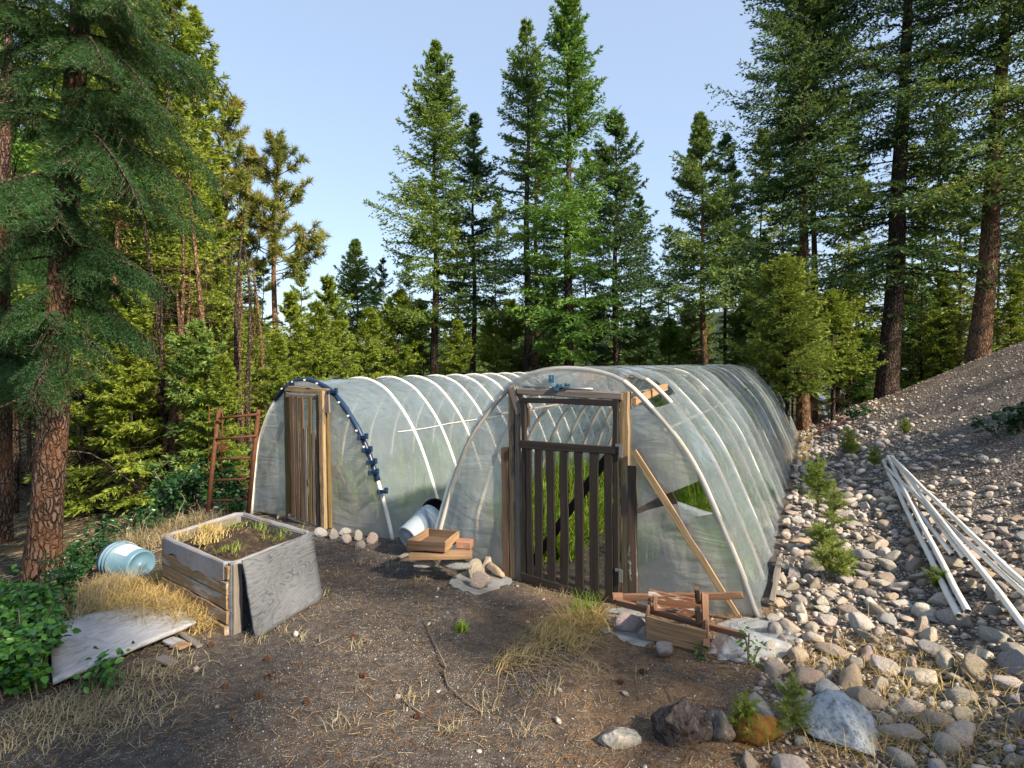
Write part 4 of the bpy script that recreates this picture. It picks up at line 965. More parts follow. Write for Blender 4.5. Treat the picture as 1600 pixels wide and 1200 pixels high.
def conifer(seed, H, cb, rad, nb=100, trunk_r=.10, droop=.35, up=.15, lean=(0, 0), top=1.0, dens=1.0, spray=.11, k=4, dead=10, gap=.15, shape=.9, tipup=.15, width=.115, az=None, twigk=.42, wsp=.28):
    """fir or spruce: returns needle quads and wood (verts, faces)"""
    r = np.random.default_rng(seed); tp = lambda z: np.stack([lean[0] * (z / H) + .03 * np.sin(z * 1.3 + seed), lean[1] * (z / H) + .03 * np.cos(z * 1.1 + seed), z], -1)
    zb = cb + (H - cb) * (r.random(nb) ** .92) * .985; zb.sort(); fr = (zb - cb) / (H - cb)
    L = rad * ((1 - fr) ** shape) * (.42 + .58 * np.minimum(1, fr * 6 + .35)) * np.where(r.random(nb) < .12, r.uniform(1.1, 1.35, nb), r.uniform(.45, 1.1, nb)) + .07
    L = L * np.minimum(1, (1 - fr) / .22) ** .55
    A = r.uniform(0, 2 * np.pi, nb) if az is None else az[0] + r.uniform(-1, 1, nb) * az[1]
    keep = r.random(nb) > gap * (1 - fr) * 1.2; zb, fr, L, A = zb[keep], fr[keep], L[keep], A[keep]; nb = len(zb)
    el = up + .75 * fr ** 2 + r.normal(size=nb) * .10; dr = droop * (1 - fr) * r.uniform(.5, 1.3, nb)
    base = tp(zb); Hd = np.stack([np.cos(A), np.sin(A), np.zeros(nb)], -1)
    def on(s_): return base[:, None] + Hd[:, None] * (L[:, None] * s_)[..., None] + V(0, 0, 1) * (L[:, None] * (el[:, None] * s_ - dr[:, None] * s_ ** 2 + tipup * s_ ** 3))[..., None]
    nt = int(max(10, 22 * dens)); s_ = np.linspace(.12, 1, nt)[None] + r.uniform(-.02, .02, (nb, nt)); Pb = on(s_); e = 1e-2; T = unit(on(s_ + e) - Pb)
    lat = np.stack([-T[..., 1], T[..., 0], np.zeros_like(T[..., 0])], -1); sgn = np.where(np.arange(nt)[None] % 2 == 0, 1, -1) * np.ones((nb, 1))
    tl = (L[:, None] * twigk * (1 - s_.clip(0, 1)) ** .7 * np.minimum(1, s_ * 3.5) + .09) * r.uniform(.6, 1.2, (nb, nt))
    td = unit(T * .75 + lat * sgn[..., None] + V(0, 0, 1) * r.uniform(-.42, .05, (nb, nt))[..., None])
    ns = 5; q = np.linspace(.1, 1, ns); sp_ = Pb[:, :, None] + td[:, :, None] * (tl[..., None] * q)[..., None] - V(0, 0, 1) * (tl[..., None] * .22 * q ** 2)[..., None]
    sd_ = unit(td[:, :, None] * 1.0 + r.normal(size=(nb, nt, ns, 3)) * .35)
    alive = (r.random((nb, nt, 1)) > .10) & (q[None, None] * tl[..., None] >= .0)
    alive = np.broadcast_to(alive, (nb, nt, ns))
    shortok = (np.arange(ns)[None, None] < np.maximum(1, np.ceil(tl[..., None] / (spray * .62))))
    m = alive & shortok
    need = spikes(sp_[m], sd_[m], spray, k, wsp, width, r)
    ss_ = np.linspace(.1, 1, max(8, nt // 2)); Pa = on(np.broadcast_to(ss_[None], (nb, len(ss_)))).reshape(-1, 3); Ta = unit(on(np.broadcast_to(ss_[None] + e, (nb, len(ss_)))).reshape(-1, 3) - Pa)
    need = np.concatenate([need, spikes(Pa, Ta, spray * .9, k, .5, width, r)])
    # leader
    zt = np.linspace(H * .90, H * 1.0, 16); lt = tp(zt); need = np.concatenate([need, spikes(lt, np.broadcast_to(V(0, 0, 1.), lt.shape), spray * .75, k, .6, width, r)])
    # wood
    zz = np.linspace(-.35, H * .99, 22); tc = tp(zz); tr_ = trunk_r * (1 - .93 * np.clip(zz / H, 0, 1)) + trunk_r * .28 * np.exp(-np.maximum(zz, 0) / .25)
    mb = MB(); mb.tube(tc, list(tr_), 10); tv = np.array(mb.v); tfq = [f for f in mb.f if len(f) == 4]
    bs = [on(np.full((nb, 1), s0))[:, 0] for s0 in (0, .3, .62, .95)]; tv2, tf2 = [], []
    br = np.minimum(.022, .010 + L * .009) * (1 - .6 * fr)
    vv_, ff_ = [tv], [np.array(tfq)]; bb = len(tv)
    for i in range(3):
        v_, f_ = tubes(bs[i], bs[i + 1], br * (1 - i * .3), br * (1 - (i + 1) * .3) + .001, 4); vv_.append(v_); ff_.append(f_ + bb); bb += len(v_)
    if dead:
        zd = r.uniform(.1 * H * .3, cb + (H - cb) * .25, dead * 3); Ad = r.uniform(0, 6.28, len(zd)); Ld = r.uniform(.15, .75, len(zd)) * min(1.0, rad)
        a0 = tp(zd); a1 = a0 + np.stack([np.cos(Ad) * Ld, np.sin(Ad) * Ld, -Ld * r.uniform(-.1, .5, len(zd))], -1)
        v_, f_ = tubes(a0, a1, .009, .003, 3); vv_.append(v_); ff_.append(f_ + bb); bb += len(v_)
        k2 = np.repeat(np.arange(len(zd)), 4); u = r.uniform(.3, .95, len(k2))[:, None]; c0 = a0[k2] * (1 - u) + a1[k2] * u
        c1 = c0 + r.normal(size=c0.shape) * .09 - V(0, 0, .05); v_, f_ = tubes(c0, c1, .004, .0015, 3); vv_.append(v_); ff_.append(f_ + bb); bb += len(v_)
    # f_ arrays for n=3 tubes are still quads
    return need, np.concatenate(vv_), np.concatenate(ff_)
def pine(seed, H, cb, rad, nb=34, trunk_r=.09, nl=.15):
    r = np.random.default_rng(seed); tp = lambda z: np.stack([.05 * np.sin(z * .9 + seed), .04 * np.cos(z * .8), z], -1)
    zb = np.sort(cb + (H - cb) * r.random(nb)); fr = (zb - cb) / (H - cb); A = r.uniform(0, 6.28, nb); L = rad * (1 - fr) ** .6 * r.uniform(.45, 1.1, nb) + .12
    base = tp(zb); tips, dirs, sa, sb = [], [], [], []
    for i in range(nb):
        hd = V(math.cos(A[i]), math.sin(A[i]), 0); pts = [base[i] + hd * L[i] * s_ + V(0, 0, 1) * L[i] * (.05 * s_ + .45 * s_ ** 2 + .5 * fr[i] * s_) for s_ in (0, .35, .7, 1)]
        sa += pts[:3]; sb += pts[1:]; tips.append(pts[3]); dirs.append(pts[3] - pts[2])
        for _ in range(int(2 + L[i] * 7)):
            u = r.uniform(.35, .98); q = pts[0] + (pts[3] - pts[0]) * u; q[2] = np.interp(u, (0, .35, .7, 1), [p[2] for p in pts])
            e = q + unit(hd * .6 + r.normal(size=3) * .6 + V(0, 0, .5)) * r.uniform(.10, .28); sa.append(q); sb.append(e); tips.append(e); dirs.append(e - q)
    for z_ in np.linspace(cb + (H - cb) * .5, H, 9): tips.append(tp(np.array(z_))); dirs.append(V(0, 0, 1.))
    tips, dirs = np.array(tips), unit(np.array(dirs))
    Pn = np.concatenate([tips, tips - dirs * .06, tips - dirs * .12]); Dn = np.concatenate([dirs] * 3)
    need = spikes(Pn, Dn, nl, 26, .85, .05, r)
    zz = np.linspace(-.3, H, 20); mb = MB(); mb.tube(tp(zz), list(trunk_r * (1 - .88 * np.clip(zz / H, 0, 1))), 10)
    v0 = np.array(mb.v); f0 = np.array([f for f in mb.f if len(f) == 4]); v1, f1 = tubes(sa, sb, .013, .009, 4)
    return need, np.concatenate([v0, v1]), np.concatenate([f0, f1 + len(v0)])
def tree_protos(data, nm, mats):
    need, wv, wf = data
    cr = tri_mesh(nm + '_crown', need, 0, 4); cr.materials.append(mats[0]); tr_ = idx_mesh(nm + '_trunk', wv, wf); tr_.materials.append(mats[1]); tr_.polygons.foreach_set('use_smooth', [True] * len(tr_.polygons))
    return cr, tr_
def plant_tree(protos, name, x, y, label, group=None, sc=1.0, rz=0.0, z=None, mats=None, cat='tree'):
    t = thing(name, (x, y, gzf(x, y) if z is None else z), label, cat, group); t.rotation_euler = (0, 0, rz); t.scale = (sc,) * 3
    for me, nm in zip(protos, ('crown', 'trunk')):
        o = bpy.data.objects.new(nm, me); COL.objects.link(o); o.parent = t
        if mats and nm == 'crown': o.material_slots[0].link = 'OBJECT'; o.material_slots[0].material = mats
    return t
def XY(px, Y): return (px - 800) / FPX * Y, Y
def HT(py, Y, x): return EYE - (py - HOR) / FPX * Y - gzf(x, Y)

# ------------------------------------------------------------------ the named trees of the tree line
def mk(px, Y, top, rpx, cbpy, name, label, seed, mats, group='tall conifers behind the greenhouses', **kw):
    x, y = XY(px, Y); H = HT(top, Y, x); cb = max(.3, HT(cbpy, Y, x)); rad = rpx * Y / FPX * 1.34; kw['nb'] = int(kw['nb'] * (1.5 if px > 1200 else 1.2)); kw['gap'] = kw.get('gap', .15) + .08; kw['spray'] = kw['spray'] * .9
    d = conifer(seed, H, cb, rad, **kw); return plant_tree(tree_protos(d, name, mats), name, x, y, label, group)
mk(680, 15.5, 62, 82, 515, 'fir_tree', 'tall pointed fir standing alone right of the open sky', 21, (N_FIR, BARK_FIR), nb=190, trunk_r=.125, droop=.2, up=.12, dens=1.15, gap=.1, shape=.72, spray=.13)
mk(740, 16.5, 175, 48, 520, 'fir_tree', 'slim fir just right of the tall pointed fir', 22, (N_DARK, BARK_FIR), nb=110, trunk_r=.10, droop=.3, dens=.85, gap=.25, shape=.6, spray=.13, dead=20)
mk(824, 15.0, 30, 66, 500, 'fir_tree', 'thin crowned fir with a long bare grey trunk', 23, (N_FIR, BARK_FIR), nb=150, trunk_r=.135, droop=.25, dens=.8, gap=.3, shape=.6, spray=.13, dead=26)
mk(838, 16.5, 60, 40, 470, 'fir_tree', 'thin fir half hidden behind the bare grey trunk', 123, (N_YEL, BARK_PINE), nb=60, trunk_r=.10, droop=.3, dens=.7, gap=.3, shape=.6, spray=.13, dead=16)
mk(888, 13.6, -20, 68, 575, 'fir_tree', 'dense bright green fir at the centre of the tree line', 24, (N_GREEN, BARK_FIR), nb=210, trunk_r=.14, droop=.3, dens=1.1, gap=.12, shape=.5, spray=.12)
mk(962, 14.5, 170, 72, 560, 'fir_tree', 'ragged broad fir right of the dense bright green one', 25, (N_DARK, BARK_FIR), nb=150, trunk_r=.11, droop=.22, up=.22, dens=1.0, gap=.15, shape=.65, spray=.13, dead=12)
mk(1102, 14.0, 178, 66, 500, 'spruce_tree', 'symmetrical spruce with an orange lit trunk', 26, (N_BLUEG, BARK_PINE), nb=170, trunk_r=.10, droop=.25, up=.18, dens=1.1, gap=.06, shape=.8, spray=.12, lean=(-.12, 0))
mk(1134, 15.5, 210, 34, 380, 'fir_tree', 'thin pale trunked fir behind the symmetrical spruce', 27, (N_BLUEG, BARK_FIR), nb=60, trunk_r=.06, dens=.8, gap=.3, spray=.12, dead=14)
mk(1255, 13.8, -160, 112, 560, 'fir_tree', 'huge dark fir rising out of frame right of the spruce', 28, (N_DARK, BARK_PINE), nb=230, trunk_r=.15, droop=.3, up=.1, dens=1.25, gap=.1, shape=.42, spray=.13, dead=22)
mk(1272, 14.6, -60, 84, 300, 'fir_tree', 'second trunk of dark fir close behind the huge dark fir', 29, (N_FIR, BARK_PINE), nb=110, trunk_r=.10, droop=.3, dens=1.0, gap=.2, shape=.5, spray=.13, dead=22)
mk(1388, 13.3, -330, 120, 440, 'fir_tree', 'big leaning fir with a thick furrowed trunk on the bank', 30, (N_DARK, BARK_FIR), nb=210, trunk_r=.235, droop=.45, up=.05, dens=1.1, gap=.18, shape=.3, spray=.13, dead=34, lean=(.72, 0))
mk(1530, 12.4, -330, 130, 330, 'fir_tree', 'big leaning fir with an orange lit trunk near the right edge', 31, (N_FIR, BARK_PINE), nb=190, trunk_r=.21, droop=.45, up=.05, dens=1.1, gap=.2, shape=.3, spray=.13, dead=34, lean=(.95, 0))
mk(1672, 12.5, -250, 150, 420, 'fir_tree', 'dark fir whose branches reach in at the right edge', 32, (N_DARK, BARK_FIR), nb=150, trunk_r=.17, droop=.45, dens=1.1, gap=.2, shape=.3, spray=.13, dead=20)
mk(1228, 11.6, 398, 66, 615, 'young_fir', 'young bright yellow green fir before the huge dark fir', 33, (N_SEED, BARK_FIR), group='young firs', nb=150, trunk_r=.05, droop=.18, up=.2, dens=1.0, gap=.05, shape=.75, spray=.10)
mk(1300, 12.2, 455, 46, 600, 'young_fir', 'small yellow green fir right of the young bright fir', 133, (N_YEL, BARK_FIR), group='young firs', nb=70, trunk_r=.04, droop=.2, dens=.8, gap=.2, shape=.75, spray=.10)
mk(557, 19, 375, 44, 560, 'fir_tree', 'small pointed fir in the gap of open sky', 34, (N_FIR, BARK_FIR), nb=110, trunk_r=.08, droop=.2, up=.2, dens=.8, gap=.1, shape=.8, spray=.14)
def mkp(px, Y, top, rpx, cbpy, label, seed):
    x, y = XY(px, Y); H = HT(top, Y, x); cb = HT(cbpy, Y, x); return plant_tree(tree_protos(pine(seed, H, cb, rpx * Y / FPX, 46, .10, .17), 'pine_tree', (N_PINE, BARK_PINE)), 'pine_tree', x, y, label, 'two slender pines')
mkp(432, 13, 228, 72, 450, 'slender pine with upturned tufted branches against open sky', 51)
mkp(352, 12.5, 160, 56, 440, 'slender orange trunked pine beside the leafy left wood', 52)

# shared kinds for the rest of the wood
kinds = []
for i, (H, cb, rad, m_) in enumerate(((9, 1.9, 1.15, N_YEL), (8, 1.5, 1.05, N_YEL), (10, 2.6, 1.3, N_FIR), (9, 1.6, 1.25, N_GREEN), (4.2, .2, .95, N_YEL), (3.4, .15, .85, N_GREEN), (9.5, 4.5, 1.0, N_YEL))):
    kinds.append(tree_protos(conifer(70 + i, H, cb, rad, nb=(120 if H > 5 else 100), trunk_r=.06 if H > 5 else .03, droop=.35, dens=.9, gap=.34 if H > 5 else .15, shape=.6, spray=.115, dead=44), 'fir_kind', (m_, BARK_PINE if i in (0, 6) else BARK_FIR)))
kh = [9, 8, 10, 9, 4.2, 3.4, 9.5]; taken = []
def fill(px, Y, ki, top, label, group, mats=None):
    x, y = XY(px, Y); H = HT(top, Y, x); rr_ = random.uniform(0, 6.28)
    return plant_tree(kinds[ki], 'fir_tree' if kh[ki] > 5 else 'young_fir', x, y, label, group, H / kh[ki], rr_, mats=mats)
ORD = 'leftmost second third fourth fifth sixth seventh eighth ninth tenth eleventh twelfth thirteenth fourteenth fifteenth sixteenth seventeenth eighteenth nineteenth twentieth twenty-first twenty-second twenty-third twenty-fourth twenty-fifth twenty-sixth'.split()
def ranked(lst, lab):
    lst = sorted(lst)
    return [(t, f'{lab}, {ORD[i]} from the left' if i else f'{lab}, leftmost of all') for i, t in enumerate(lst)]
L1 = 'tall yellow green fir of the left wood'
for (px, Y, ki, top), lab in ranked(((300, 11.5, 0, 10), (318, 12.5, 1, 90), (250, 11, 1, -60), (262, 9.5, 1, -60), (205, 12, 0, -80), (155, 9.8, 1, -60), (225, 10.2, 0, -20), (232, 14, 0, 110), (320, 15, 1, 200), (110, 12, 3, 20), (180, 8.3, 6, -60), (60, 13, 0, 0), (20, 10.5, 3, -60), (285, 8.6, 6, 150), (130, 15, 2, 40), (-30, 12, 2, 0), (338, 10.6, 1, 300)), L1):
    fill(px, Y, ki, top, lab, 'sunlit firs of the left wood')
LU = 'small young fir under the left wood'
for i, ((px, Y, top), lab) in enumerate(ranked([(random.uniform(90, 345), random.uniform(7.0, 11), random.uniform(420, 640)) for _ in range(26)], LU)):
    fill(px, Y, 4 if i % 4 else 5, top, lab, 'undergrowth firs of the left wood', N_FIR if i % 4 == 0 else N_YEL)
L2 = 'bushy yellow green fir behind the far greenhouse'
for (px, Y, ki, top), lab in ranked(((400, 11.5, 4, 480), (455, 12, 4, 455), (492, 11, 4, 470), (535, 12, 4, 500), (372, 10, 4, 500), (430, 10, 4, 520), (350, 9.2, 4, 470), (575, 13, 4, 480), (512, 13.5, 4, 430), (410, 14, 1, 400), (470, 15, 1, 420), (375, 14.5, 0, 330)), L2):
    fill(px, Y, ki, top, lab, 'low firs behind the far greenhouse')
L3 = 'small fir under the tall tree line'
for (px, Y, ki, top), lab in ranked(((625, 15, 5, 455), (660, 17, 4, 470), (715, 14, 4, 500), (770, 15, 4, 490), (800, 18, 5, 470), (600, 17, 2, 400), (860, 17, 5, 450), (930, 15.5, 5, 470), (1000, 15, 4, 485), (1045, 16, 5, 500), (1080, 17, 4, 470), (1165, 15, 5, 470), (1195, 17, 3, 360), (1330, 17, 4, 430), (1350, 15.5, 5, 520), (1440, 17, 3, 330), (1470, 16, 4, 430), (1500, 18, 3, 300), (1580, 15, 4, 420), (1600, 18, 3, 340), (1420, 20, 4, 440), (1300, 19, 3, 420), (1655, 15, 5, 400), (1165, 19, 2, 330)), L3):
    fill(px, Y, ki, top, lab, 'small firs under the tall trees', N_YEL if ki == 5 and px < 900 else None)
rf = random.Random(8)
LM = 'fir in the second row of trees'
for (px, Y, ki, top), lab in ranked(((585, 20, 3, 430), (640, 19, 2, 400), (715, 21, 3, 330), (775, 19, 2, 300), (850, 19, 3, 240), (915, 20, 2, 230), (1000, 19, 3, 300), (1045, 20, 2, 350), (1070, 18, 3, 400), (1150, 18, 2, 260), (1190, 18, 3, 200), (1225, 19, 2, 150), (1325, 18, 3, 180), (1350, 20, 2, 250), (1425, 18, 3, 220), (1465, 19, 2, 160), (1500, 17, 3, 260), (1560, 18, 2, 200), (1610, 17, 3, 150), (1640, 18, 2, 100)), LM):
    fill(px, Y, ki, top, lab, 'second row of firs', rf.choice([None, N_FIR, N_GREEN, N_YEL]))
L4 = 'distant fir closing the view behind the tree line'
for i in range(70):
    px = 560 + 1120 * (i + rf.random()) / 70; Y = rf.uniform(22, 42); fill(px, Y, rf.choice([2, 3, 0, 1]), rf.uniform(455, 520), L4, 'distant firs behind the tree line', rf.choice([None, N_FIR, N_GREEN]))
L5 = 'fir deep in the shade of the left wood'
for i in range(30):
    px = -60 + 640 * (i + rf.random()) / 46; Y = rf.uniform(14, 28); fill(px, Y, rf.choice([0, 1, 2, 3]), rf.uniform(120, 380) if px < 320 else rf.uniform(430, 500), L5, 'firs deep in the left wood', rf.choice([None, N_FIR, N_YEL]))
# thin bare stems in the left wood
stem_p = []
for i in range(4):
    r = np.random.default_rng(200 + i); zz = np.linspace(-.3, 7, 16); mb = MB(); mb.tube(np.stack([.06 * np.sin(zz * .8 + i), .05 * np.cos(zz * .7 + i), zz], -1), list(.05 * (1 - .8 * np.clip(zz / 7, 0, 1))), 8)
    zd = r.uniform(.4, 6, 60); A = r.uniform(0, 6.28, 60); L = r.uniform(.12, .6, 60); a0 = np.stack([.06 * np.sin(zd * .8 + i), .05 * np.cos(zd * .7 + i), zd], -1)
    v1, f1 = tubes(a0, a0 + np.stack([np.cos(A) * L, np.sin(A) * L, -L * r.uniform(-.2, .5, 60)], -1), .008, .003, 3); v0 = np.array(mb.v); f0 = np.array([f for f in mb.f if len(f) == 4])
    me = idx_mesh('bare_stem', np.concatenate([v0, v1]), np.concatenate([f0, f1 + len(v0)])); me.materials.append(BARK_PINE if i % 2 else BARK_FIR); stem_p.append(me)
for i in range(72):
    px = rf.choice([rf.uniform(95, 420), rf.uniform(95, 400), rf.uniform(95, 400), rf.uniform(1170, 1600)]); Y = rf.uniform(7.5, 14) if px < 800 else rf.uniform(14.5, 20); x, y = XY(px, Y)
    o = bpy.data.objects.new('bare_tree', stem_p[i % 4]); COL.objects.link(o); o.location = (x, y, gzf(x, y)); o.rotation_euler = (rf.uniform(-.05, .05), rf.uniform(-.06, .06), rf.uniform(0, 6.28)); o.scale = (rf.uniform(.7, 1.5),) * 2 + (rf.uniform(.38, .62),)
    props(o, 'thin bare trunk with dead twigs in the ' + ('left wood' if px < 800 else 'wood above the stony bank'), 'tree', 'thin bare trunks in the ' + ('left wood' if px < 800 else 'right wood'))

# ------------------------------------------------------------------ the big near fir at the left
def near_branch(need, wood_a, wood_b, wr, base, d, L, droop, r):
    d = unit(np.array(d, float)); n = 17; s_ = np.linspace(0, 1, n); pts = base[None] + d[None] * (L * s_)[:, None] - V(0, 0, 1) * (L * droop * s_ ** 2)[:, None]
    wood_a.append(pts[:-1]); wood_b.append(pts[1:]); wr.append(.011 * L * (1 - s_[:-1] * .8) + .002)
    T = unit(np.gradient(pts, axis=0)); lat = unit(np.cross(T, V(0, 0, 1)[None]))
    Pn, Dn = [], []
    for i in range(2, n):
        for sg in (-1, 1):
            if r.random() < .2: continue
            tl = (L * .46 * (1 - s_[i]) ** .8 + .09) * r.uniform(.6, 1.15); td = unit(T[i] * .8 + sg * lat[i] + V(0, 0, -1) * r.uniform(.1, 1.1)); m = max(3, int(tl / .016)); q = np.linspace(0, 1, m)
            tp_ = pts[i][None] + td[None] * (tl * q)[:, None] - V(0, 0, 1) * (tl * .35 * q ** 2)[:, None]; wood_a.append(tp_[:1]); wood_b.append(tp_[-1:]); wr.append(np.array([.0035]))
            tt = np.broadcast_to(td, tp_.shape); Pn.append(tp_); Dn.append(tt)
            if tl > .16:
                for u in np.arange(.2, .95, .16):
                    for s2 in (-1, 1):
                        c = tp_[int(u * (m - 1))]; l2 = tl * .38 * (1 - u) + .05; d2_ = unit(td * .8 + s2 * np.cross(td, V(0, 0, 1)) + V(0, 0, -.3)); m2 = max(3, int(l2 / .016)); q2 = np.linspace(0, 1, m2)
                        Pn.append(c[None] + d2_[None] * (l2 * q2)[:, None] - V(0, 0, .3) * (l2 * q2 ** 2)[:, None]); Dn.append(np.broadcast_to(d2_, (m2, 3)))
    Pn, Dn = np.concatenate(Pn), np.concatenate(Dn); need.append(spikes(Pn, Dn * .85, .034, 5, .62, .06, r))
def near_fir(px, Y, base_py, Hh, tr_r, blist, name, label, seed, lean):
    r = np.random.default_rng(seed); b = G(px, base_py); root = thing(name, (b[0], b[1], b[2]), label, 'tree'); need, wa, wb_, wr = [], [], [], []
    zz = np.linspace(-.2, Hh, 26); cen_ = np.stack([b[0] + lean * zz / Hh + .02 * np.sin(zz), b[1] + .02 * np.cos(zz * 1.2), b[2] + zz], -1)
    mb = MB(); n = 28; v = []; 
    for i, z_ in enumerate(zz):
        R_ = tr_r * (1 - .55 * max(0, z_) / Hh) + tr_r * .35 * math.exp(-max(0, z_) / .18)
        for k in range(n):
            a = 2 * math.pi * k / n; rr_ = R_ * (1 + .06 * float(fbm(math.cos(a) * 3 + 5, z_ * 1.3 + math.sin(a) * 3, 3))); v.append(cen_[i] + rr_ * V(math.cos(a), math.sin(a), 0))
    link(idx_mesh('trunk', v, [(i * n + k, i * n + (k + 1) % n, (i + 1) * n + (k + 1) % n, (i + 1) * n + k) for i in range(len(zz) - 1) for k in range(n)]), 'trunk', BARK_BIG, root, smooth=True)
    for (z_, ang, L, el, dr) in blist:
        i = np.interp(z_, zz, np.arange(len(zz))); c = cen_[int(i)].copy(); c[2] = b[2] + z_
        near_branch(need, wa, wb_, wr, c, (math.cos(ang), math.sin(ang), el), L, dr, r)
    for k in range(12):
        z_ = r.uniform(.9, 3.6); a = r.uniform(-2.2, .9); L_b = r.uniform(.35, .9); c = cen_[int(np.interp(z_, zz, np.arange(len(zz))))].copy(); c[2] = b[2] + z_
        q = [c + V(math.cos(a) * L_b * u, math.sin(a) * L_b * u, -.35 * L_b * u * u + .02 * math.sin(9 * u + k)) for u in np.linspace(0, 1, 8)]; wa.append(np.array(q[:-1])); wb_.append(np.array(q[1:])); wr.append(np.linspace(.010, .002, 7))
        for m_ in range(6):
            u = r.integers(2, 7); e = q[u] + r.normal(size=3) * .08; wa.append(np.array([q[u]])); wb_.append(np.array([e])); wr.append(np.array([.0025]))
    if need: link(tri_mesh('crown', np.concatenate(need), 0, 4), 'crown', N_NEAR, root)
    if wa:
        v1, f1 = tubes(np.concatenate(wa), np.concatenate(wb_), np.concatenate(wr), np.concatenate(wr) * .8, 5); link(idx_mesh('limbs', v1, f1), 'limb', BARK_FIR, root, smooth=True)
    return root
rb = random.Random(21); bl = []
for i in range(42):
    z_ = 1.75 + 2.9 * rb.random() ** .75; a = rb.uniform(-2.4, .95); L = rb.uniform(.4, 1.12) * (.66 if z_ < 2.4 else 1) * (1 if a > -1.5 else .8); bl.append((z_, a, L, rb.uniform(-.25, .3), rb.uniform(.2, .75)))
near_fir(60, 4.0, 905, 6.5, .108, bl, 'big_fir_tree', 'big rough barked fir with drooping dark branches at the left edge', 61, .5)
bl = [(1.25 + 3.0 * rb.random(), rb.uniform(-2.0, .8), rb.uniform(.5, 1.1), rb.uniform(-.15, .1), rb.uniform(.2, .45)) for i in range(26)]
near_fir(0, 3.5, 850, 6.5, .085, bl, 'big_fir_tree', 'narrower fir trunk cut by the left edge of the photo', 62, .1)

# ------------------------------------------------------------------ small pines on the bank
def seedling_mesh(seed, H, rad, nl=.048, nb=30, k=9):
    r = np.random.default_rng(seed); Pn, Dn, sa, sb = [], [], [], []
    for i in range(nb + 1):
        if i == nb: p0, p1 = V(0, 0, 0), V(0, 0, H)
        else:
            z_ = H * r.uniform(.08, .85); a = r.uniform(0, 6.28); L = rad * (1 - z_ / H * .7) * r.uniform(.5, 1.1); p0 = V(0, 0, z_); p1 = p0 + V(math.cos(a) * L, math.sin(a) * L, L * r.uniform(.3, .8))
        m = max(5, int(np.linalg.norm(p1 - p0) / .009)); q = np.linspace(.12, 1, m)[:, None]; c = p0 * (1 - q) + p1 * q; c[:, :2] += r.normal(size=(m, 2)) * .003; Pn.append(c); Dn.append(np.broadcast_to(unit(p1 - p0), c.shape)); sa.append(p0); sb.append(p1)
    return spikes(np.concatenate(Pn), np.concatenate(Dn), nl, k, .65, .035, r), *tubes(sa, sb, .005, .002, 5)
sdp = [tree_protos(seedling_mesh(400 + i, *hr), 'seedling', (N_SEED, TWIG)) for i, hr in enumerate(((.42, .16), (.30, .20), (.20, .14), (.24, .10)))]
for px, py, hpx, k, lab in ((1278, 800, 92, 0, 'tallest feathery pine seedling beside the near greenhouse'), (1303, 835, 80, 0, 'upright pine seedling just above the bushiest one'), (1300, 900, 62, 1, 'bushiest yellow green pine seedling on the stones'),
                            (1318, 905, 48, 1, 'low pine seedling hugging the right of the bushiest one'), (1268, 770, 50, 3, 'small dark pine seedling nearest the film'), (1465, 922, 34, 2, 'yellow green seedling growing between the white pipes'),
                            (1325, 712, 45, 3, 'thin seedling standing on stones above the bushy ones'), (1367, 730, 34, 3, 'tiny seedling left of the pipe tops'), (1413, 678, 26, 3, 'tiny seedling higher on the bank above the pipes'),
                            (1240, 1150, 98, 0, 'soft green pine seedling by the mossy mound'), (1165, 1150, 70, 3, 'sprig of pine growing from the mossy mound'), (1285, 860, 40, 2, 'short seedling left of the bushiest one')):
    p = G(px, py); Hs = hpx * p[1] / FPX; base_h = (.42, .30, .20, .24)[k]
    plant_tree(sdp[k], 'pine_seedling', p[0], p[1], lab, 'pine seedlings on the stones', Hs / base_h * .95, random.uniform(0, 6), cat='seedling')

# ------------------------------------------------------------------ leafy shrubs
def leaf_cloud(centers, n, size, r, up=.4):
    """folded oval leaves (two quads each) scattered on stems"""
    out = []
    idx = r.integers(0, len(centers), n); c = centers[idx] + r.normal(size=(n, 3)) * .022
    d = unit(r.normal(size=(n, 3)) * V(1, 1, .45) + V(0, 0, -.1)); nrm = unit(r.normal(size=(n, 3)) * .55 + V(0, -.25, 1.0)); side = unit(np.cross(d, nrm)); s_ = size * r.uniform(.6, 1.25, n)[:, None]
    nr = np.cross(side, d)
    a = c; m1 = c + d * s_ * .35 + side * s_ * .30 + nr * s_ * .08; m2 = c + d * s_ * .75 + side * s_ * .24 + nr * s_ * .05; t = c + d * s_ - nr * s_ * .10; m3 = c + d * s_ * .75 - side * s_ * .24 + nr * s_ * .05; m4 = c + d * s_ * .35 - side * s_ * .30 + nr * s_ * .08
    k1 = c + d * s_ * .4 - nr * s_ * .03; k2 = c + d * s_ * .75 - nr * s_ * .05
    V_ = np.stack([a, m1, m2, t, m3, m4, k1, k2], 1).reshape(-1, 3); b = (np.arange(n) * 8)[:, None]
    F = np.concatenate([b + V(0, 1, 2, 7).astype(int)[None] if False else b + np.array([[0, 1, 2, 7]]), b + np.array([[0, 7, 4, 5]]), b + np.array([[7, 2, 3, 4]])]); return V_, F
